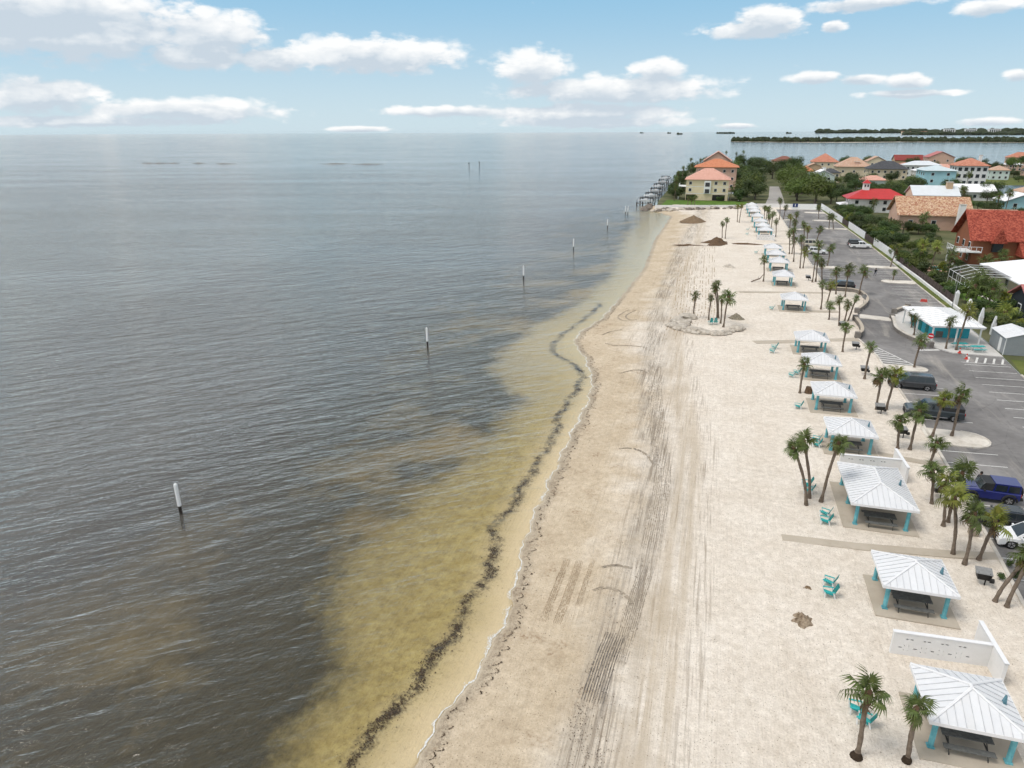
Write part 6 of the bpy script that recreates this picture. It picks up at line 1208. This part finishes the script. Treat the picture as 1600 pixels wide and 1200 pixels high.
heap('seaweed_heap', 'crumbly tan clod of dug up seaweed near the second pavilion', *(7.88, 40.32), .62, .62, .62, M('clod', (.13, .09, .055), .98, .0, 4, 1.0, 10, col2=(.42, .34, .25)), 11, 'clod', .7)
heap('seaweed_heap', 'small tan clod left of the near chairs', *(8.65, 44.01), .4, .3, .2, m_dirt, 13, 'clod', .6)
heap('brush_heap', 'square heap of grey brush right of the rock ring', *(5.18, 118.85), 1.6, .9, 1.0, M('grey_brush', (.12, .105, .075), .98, .0, 5, 1.0, 10, col2=(.32, .28, .21)), 17, 'brush', .35)
heap('brush_heap', 'small pale brush heap beyond the rock ring palms', *(4.29, 167.65), 1.6, 1.6, .7, m_rock, 19, 'brush', .5)
r = thing('driftwood', 'dark branched driftwood left of the bunched pavilions', 'driftwood', (*(9.88, 151.80), Z0+.1), R(35)); MB().tube([(-1.5,0,0),(-.4,.1,.25),(.6,0,.5),(1.7,.1,1.5)], [.1,.14,.12,.04], 7).build('log', m_trunk, r); MB().tube([(.2,.05,.4),(.6,.5,.9)], [.08,.02], 6).build('branch', m_trunk, r); MB().tube([(-.6,.05,.2),(-1.1,.6,.3)], [.07,.02], 6).build('branch', m_trunk, r)
for k, p in enumerate(((22.81, 49.01), (23.77, 50.23), (21.85, 48.74), (23.03, 50.66))): shrub(p[0], p[1], [1.0, .9, .7, .6][k], [.55, .5, .4, .35][k], 'Y' if k == 1 else 'A', ['round brownish shrub at the right edge by the leaning palms', 'yellowish shrub cut by the right edge', 'small shrub on the sand island left of the brownish one', 'smallest shrub near the white SUV'][k], 'shrubs by the leaning palms', k)

# ================================================================ pilings, markers, docks and boats
m_pile = M('weathered_pile', (.035, .03, .026), .95, .3, 3, .5, 10); m_pilew = M('white_pile_sleeve', (.74, .75, .75), .6, .06)
PILE = [(-41.67, 41.19), (-40.29, 92.23), (-39.46, 144.88), (-36.70, 187.21), (-34.56, 234.69), (-34.12, 278.25), (-33.14, 278.49)]
PLB = ['white topped mooring pile nearest to the camera', 'white topped mooring pile second from the camera', 'white topped mooring pile third from the camera', 'white topped mooring pile fourth from the camera', 'white topped mooring pile fifth from the camera', 'left pile of the far double mooring', 'right pile of the far double mooring']
for (x, y), lb in zip(PILE, PLB):
    r = thing('mooring_pile', lb, 'piling', (x, y, WL), 0, 'white topped mooring piles'); MB().tube([(0,0,-1.5),(0,0,.85)], .14, 10).build('pile', m_pile, r, smooth=False); MB().tube([(0,0,.8),(0,0,2.85)], .155, 10).build('sleeve', m_pilew, r); MB().tube([(0,0,2.85),(0,0,3.0)], [.155,.02], 10).build('cap', m_pilew, r)
for k, (x, y) in enumerate(((-218.82, 614.37), (-217.44, 639.31))):
    r = thing('channel_marker', ['left dark channel marker post far out on the bay', 'right dark channel marker post far out on the bay'][k], 'channel marker', (x, y, WL), 0, 'channel markers'); MB().tube([(0,0,-2),(0,0,4.2)], .25, 8).build('pile', m_pile, r); MB().box(-.5,.5,-.3,-.25,3.2,4.4).build('day_board', m_tblf, r)
m_deckw = M('grey_dock_wood', (.13, .12, .11), .9, .2, 2, .3, 12); m_hull = M('boat_hull_white', (.72, .73, .74), .35, .05)
def boat(label, x, y, z, rz, L=6.5, top=True):
    r = thing('motor_boat', label, 'boat', (x, y, z), rz, 'boats at the docks'); b = MB(); S = [(-L/2, 1.1, .0), (-L*.1, 1.2, .0), (L*.28, .95, .12), (L/2, .03, .45)]
    for x_, w, k in S: b.v += [(x_,-w,.9+k*.4),(x_,-w*.7,.1+k),(x_,w*.7,.1+k),(x_,w,.9+k*.4)]
    for i in range(3):
        for j in range(3): b.f.append((i*4+j, i*4+j+1, i*4+5+j, i*4+4+j)); b.m.append(0)
        b.f.append((i*4, i*4+4, i*4+7, i*4+3)); b.m.append(0)
    b.f.append((0,3,2,1)); b.m.append(0); b.build('hull', m_hull, r); MB().box(-.8,.6,-.5,.5,.9,1.6).build('console', m_hull, r); MB().box(-L/2-.4,-L/2,-.3,.3,.4,1.3).build('outboard_motor', m_black, r)
    if top: q = MB().box(-1.5,.9,-.9,.9,2.7,2.8).build('t_top', m_cwhite, r); [MB().tube([(a,c_,.95),(a,c_,2.7)], .03, 5).build('t_top_leg', m_rim, q) for a in (-1.2, .6) for c_ in (-.7, .7)]
    return r
DK = [(312, 8.0), (338, 7.5), (366, 7), (398, 7.5), (432, 7), (470, 7.5)]
for k, (y, L_) in enumerate(DK):
    n_ = ['nearest', 'second', 'third', 'fourth', 'fifth', 'farthest'][k]; x1 = -25.5-.01*(y-312)-k*.4
    r = thing('boat_dock', f'weathered wooden boat dock left of the houses, {n_} from the beach', 'dock', (x1, y, 0), 0, 'docks left of the houses')
    for j in range(int(L_/.5)): MB().box(-.5*j-.46,-.5*j,-.9,.9,.18,.26).build('deck_plank', m_deckw, r)
    for j in range(4):
        for s in (-1, 1): MB().tube([(-j*L_/3.1-.2, s*.95, -2.5), (-j*L_/3.1-.2, s*.95, .9)], .16, 7).build('pile', m_pile, r)
    for a, c_ in ((-L_+1, 3.2), (-L_+5.5, 3.2), (-L_+1, 6.4), (-L_+5.5, 6.4)): MB().tube([(a, c_, -2.5), (a, c_, 2.4)], .13, 7).build('lift_pile', m_pile, r)
    for c_ in (3.2, 6.4): MB().box(-L_+.6,-L_+5.9,c_-.1,c_+.1,2.2,2.38).build('lift_beam', m_pile, r)
    boat(f'white motor boat on the lift of the {n_} dock', x1-L_+3.3, y+4.8, .5, PI, 6.2, k % 2 == 0)
boat('white boat moored in the canal behind the white house', 133, 425, -.2, R(70), 9); boat('white boat on the near side of the canal', 131, 405, -.2, R(80), 8)
bars = [(-596.94, 638.94), (-583.93, 641.36), (-568.09, 644.30), (-540.88, 649.36), (-501.82, 640.93), (-382.47, 663.34), (-345.52, 662.82)]
for k, (x, y) in enumerate(bars):
    w = [9, 14, 7, 9, 15, 22, 20][k]; o = heap('oyster_bar', f'thin dark oyster bar just above the far water, {ordl(k)}', x, y, w, 5, .6, m_rockd, k, 'oyster bar', .3, YAW); o.location.z = WL+.0; o['group'] = 'oyster bars far out'

# ================================================================ foam and seaweed along the water's edge
m_foam = M('sea_foam', (.74, .74, .72), .9, .08, 4); b = MB(); rf_ = random.Random(3)
for _ in range(9000):
    y = 14+118*rf_.random()**1.25; w = max(.012, .05+.07*math.sin(y*.37+.6)+.05*math.sin(y*1.7+1)+.03*math.sin(y*4.3))*(1.5 if y < 34 else 1.0 if y < 62 else .7); x = float(shore_x(y)+wob(y))-.02-abs(rf_.gauss(0, w))
    if math.sin(y*2.3)+math.sin(y*.9+2)+rf_.uniform(-.6, .6) < -1.25: continue
    s = rf_.uniform(.012, .05)*(1 if y < 60 else 1.3); n_ = 5; a0 = rf_.uniform(0, 6); b.face([(x+.6*s*rf_.uniform(.5, 1.4)*math.cos(a0+6.283*k/n_), y+1.5*s*rf_.uniform(.5, 1.4)*math.sin(a0+6.283*k/n_), WL+.014+rf_.uniform(0, .012)) for k in range(n_)])
tag(b.build('sea_foam', m_foam), 'thin white line of foam along the water edge', 'foam', kind='stuff')
m_wrack = M('dark_seaweed', (.025, .018, .013), .95, .0, 5, col2=(.13, .085, .05))
b = MB(); rw = random.Random(9)
def weed(x, y, z, s):
    a = rw.uniform(0, 6.28); n_ = rw.randrange(4, 7); b.face([(x+s*rw.uniform(.3, 1.3)*math.cos(a+6.28*k/n_), y+s*rw.uniform(.3, 1.3)*math.sin(a+6.28*k/n_), z+rw.uniform(0, .05)) for k in range(n_)])
y0 = 15.0
while y0 < 130:                                           # hooks of weed left by the last swash
    st_ = rw.uniform(.45, .95); A = rw.uniform(.25, 1.0); base_ = rw.uniform(.08, .3); u0, u1 = rw.uniform(0, .45), rw.uniform(.6, 1.0)
    for k in range(int(26*st_*(1+A))):
        u = u0+(u1-u0)*rw.random(); y = y0+st_*u; x = float(shore_x(y)+wob(y))+base_+A*math.sin(math.pi*u)**.7+rw.gauss(0, .03)
        weed(x, y, float(sand_z(np.array(x), np.array(y)))+.012, rw.uniform(.012, .04))
    y0 += st_*rw.uniform(.75, 1.0)
for _ in range(900):                                     # weed turned up with the sand at the near end
    y = rw.uniform(19, 33); q = rw.random(); x = float(track_x(y))-.9+rw.gauss(0, .35)+(2.0*q if y < 27 else .6*q); 
    if float(vnoise(np.array(x*1.7), np.array(y*1.1))) < .45: continue
    weed(x, y, float(sand_z(np.array(x), np.array(y)))+.015, rw.uniform(.01, .04))
for _ in range(1300):                                     # strewn over the lower beach
    y = 16+130*rw.random()**1.3; x = float(shore_x(y))+rw.random()*9*rw.random()+.8; weed(x, y, float(sand_z(np.array(x), np.array(y)))+.015, rw.uniform(.012, .035)*(1 if rw.random() > .03 else 2.4))
for _ in range(400): y = 18+60*rw.random(); x = float(track_x(y))+rw.gauss(0, .9); weed(x, y, float(sand_z(np.array(x), np.array(y)))+.015, rw.uniform(.015, .05))
tag(b.build('seaweed_litter', m_wrack), 'dark scraps of seaweed strewn along the tide line', 'seaweed', kind='stuff')
b = MB()
cl = [(16+110*rw.random()**1.25, rw.uniform(.12, .5), rw.uniform(.1, .3)) for _ in range(150)]
for i in range(9500):                                     # the submerged drift line, clotted into clumps
    if i % 5: cy, sy_, sx_ = cl[rw.randrange(len(cl))]; y = cy+rw.gauss(0, sy_)
    else: y = 16+110*rw.random()**1.3; sx_ = .55
    x = float(wrack_x(y)+wob(y, 2.0)*1.2)+rw.gauss(0, sx_); zz = float(ground_z(x, y)); weed(x, y, min(zz+.05, WL-.02) if zz < WL else zz+.02, rw.uniform(.012, .075)*(1 if i % 5 else .6))
tag(b.build('seaweed_drift', m_wrack), 'dark seaweed drift line lying under the shallow water', 'seaweed', kind='stuff')

# ================================================================ sea haze that pales the far shore
hz_ = MB().box(-20600, 20600, -3200, 20600, -6.5, 60); m_haze, t = newmat('sea_haze'); pv = nd(t, 'ShaderNodeVolumePrincipled'); pv.inputs['Color'].default_value = (.80, .88, .95, 1); pv.inputs['Density'].default_value = 0.45e-5; pv.inputs['Anisotropy'].default_value = .3
oo = nd(t, 'ShaderNodeOutputMaterial'); t.links.new(pv.outputs[0], oo.inputs['Volume'])
tag(hz_.build('haze', m_haze), 'thin sea haze over the bay', 'haze', kind='stuff')
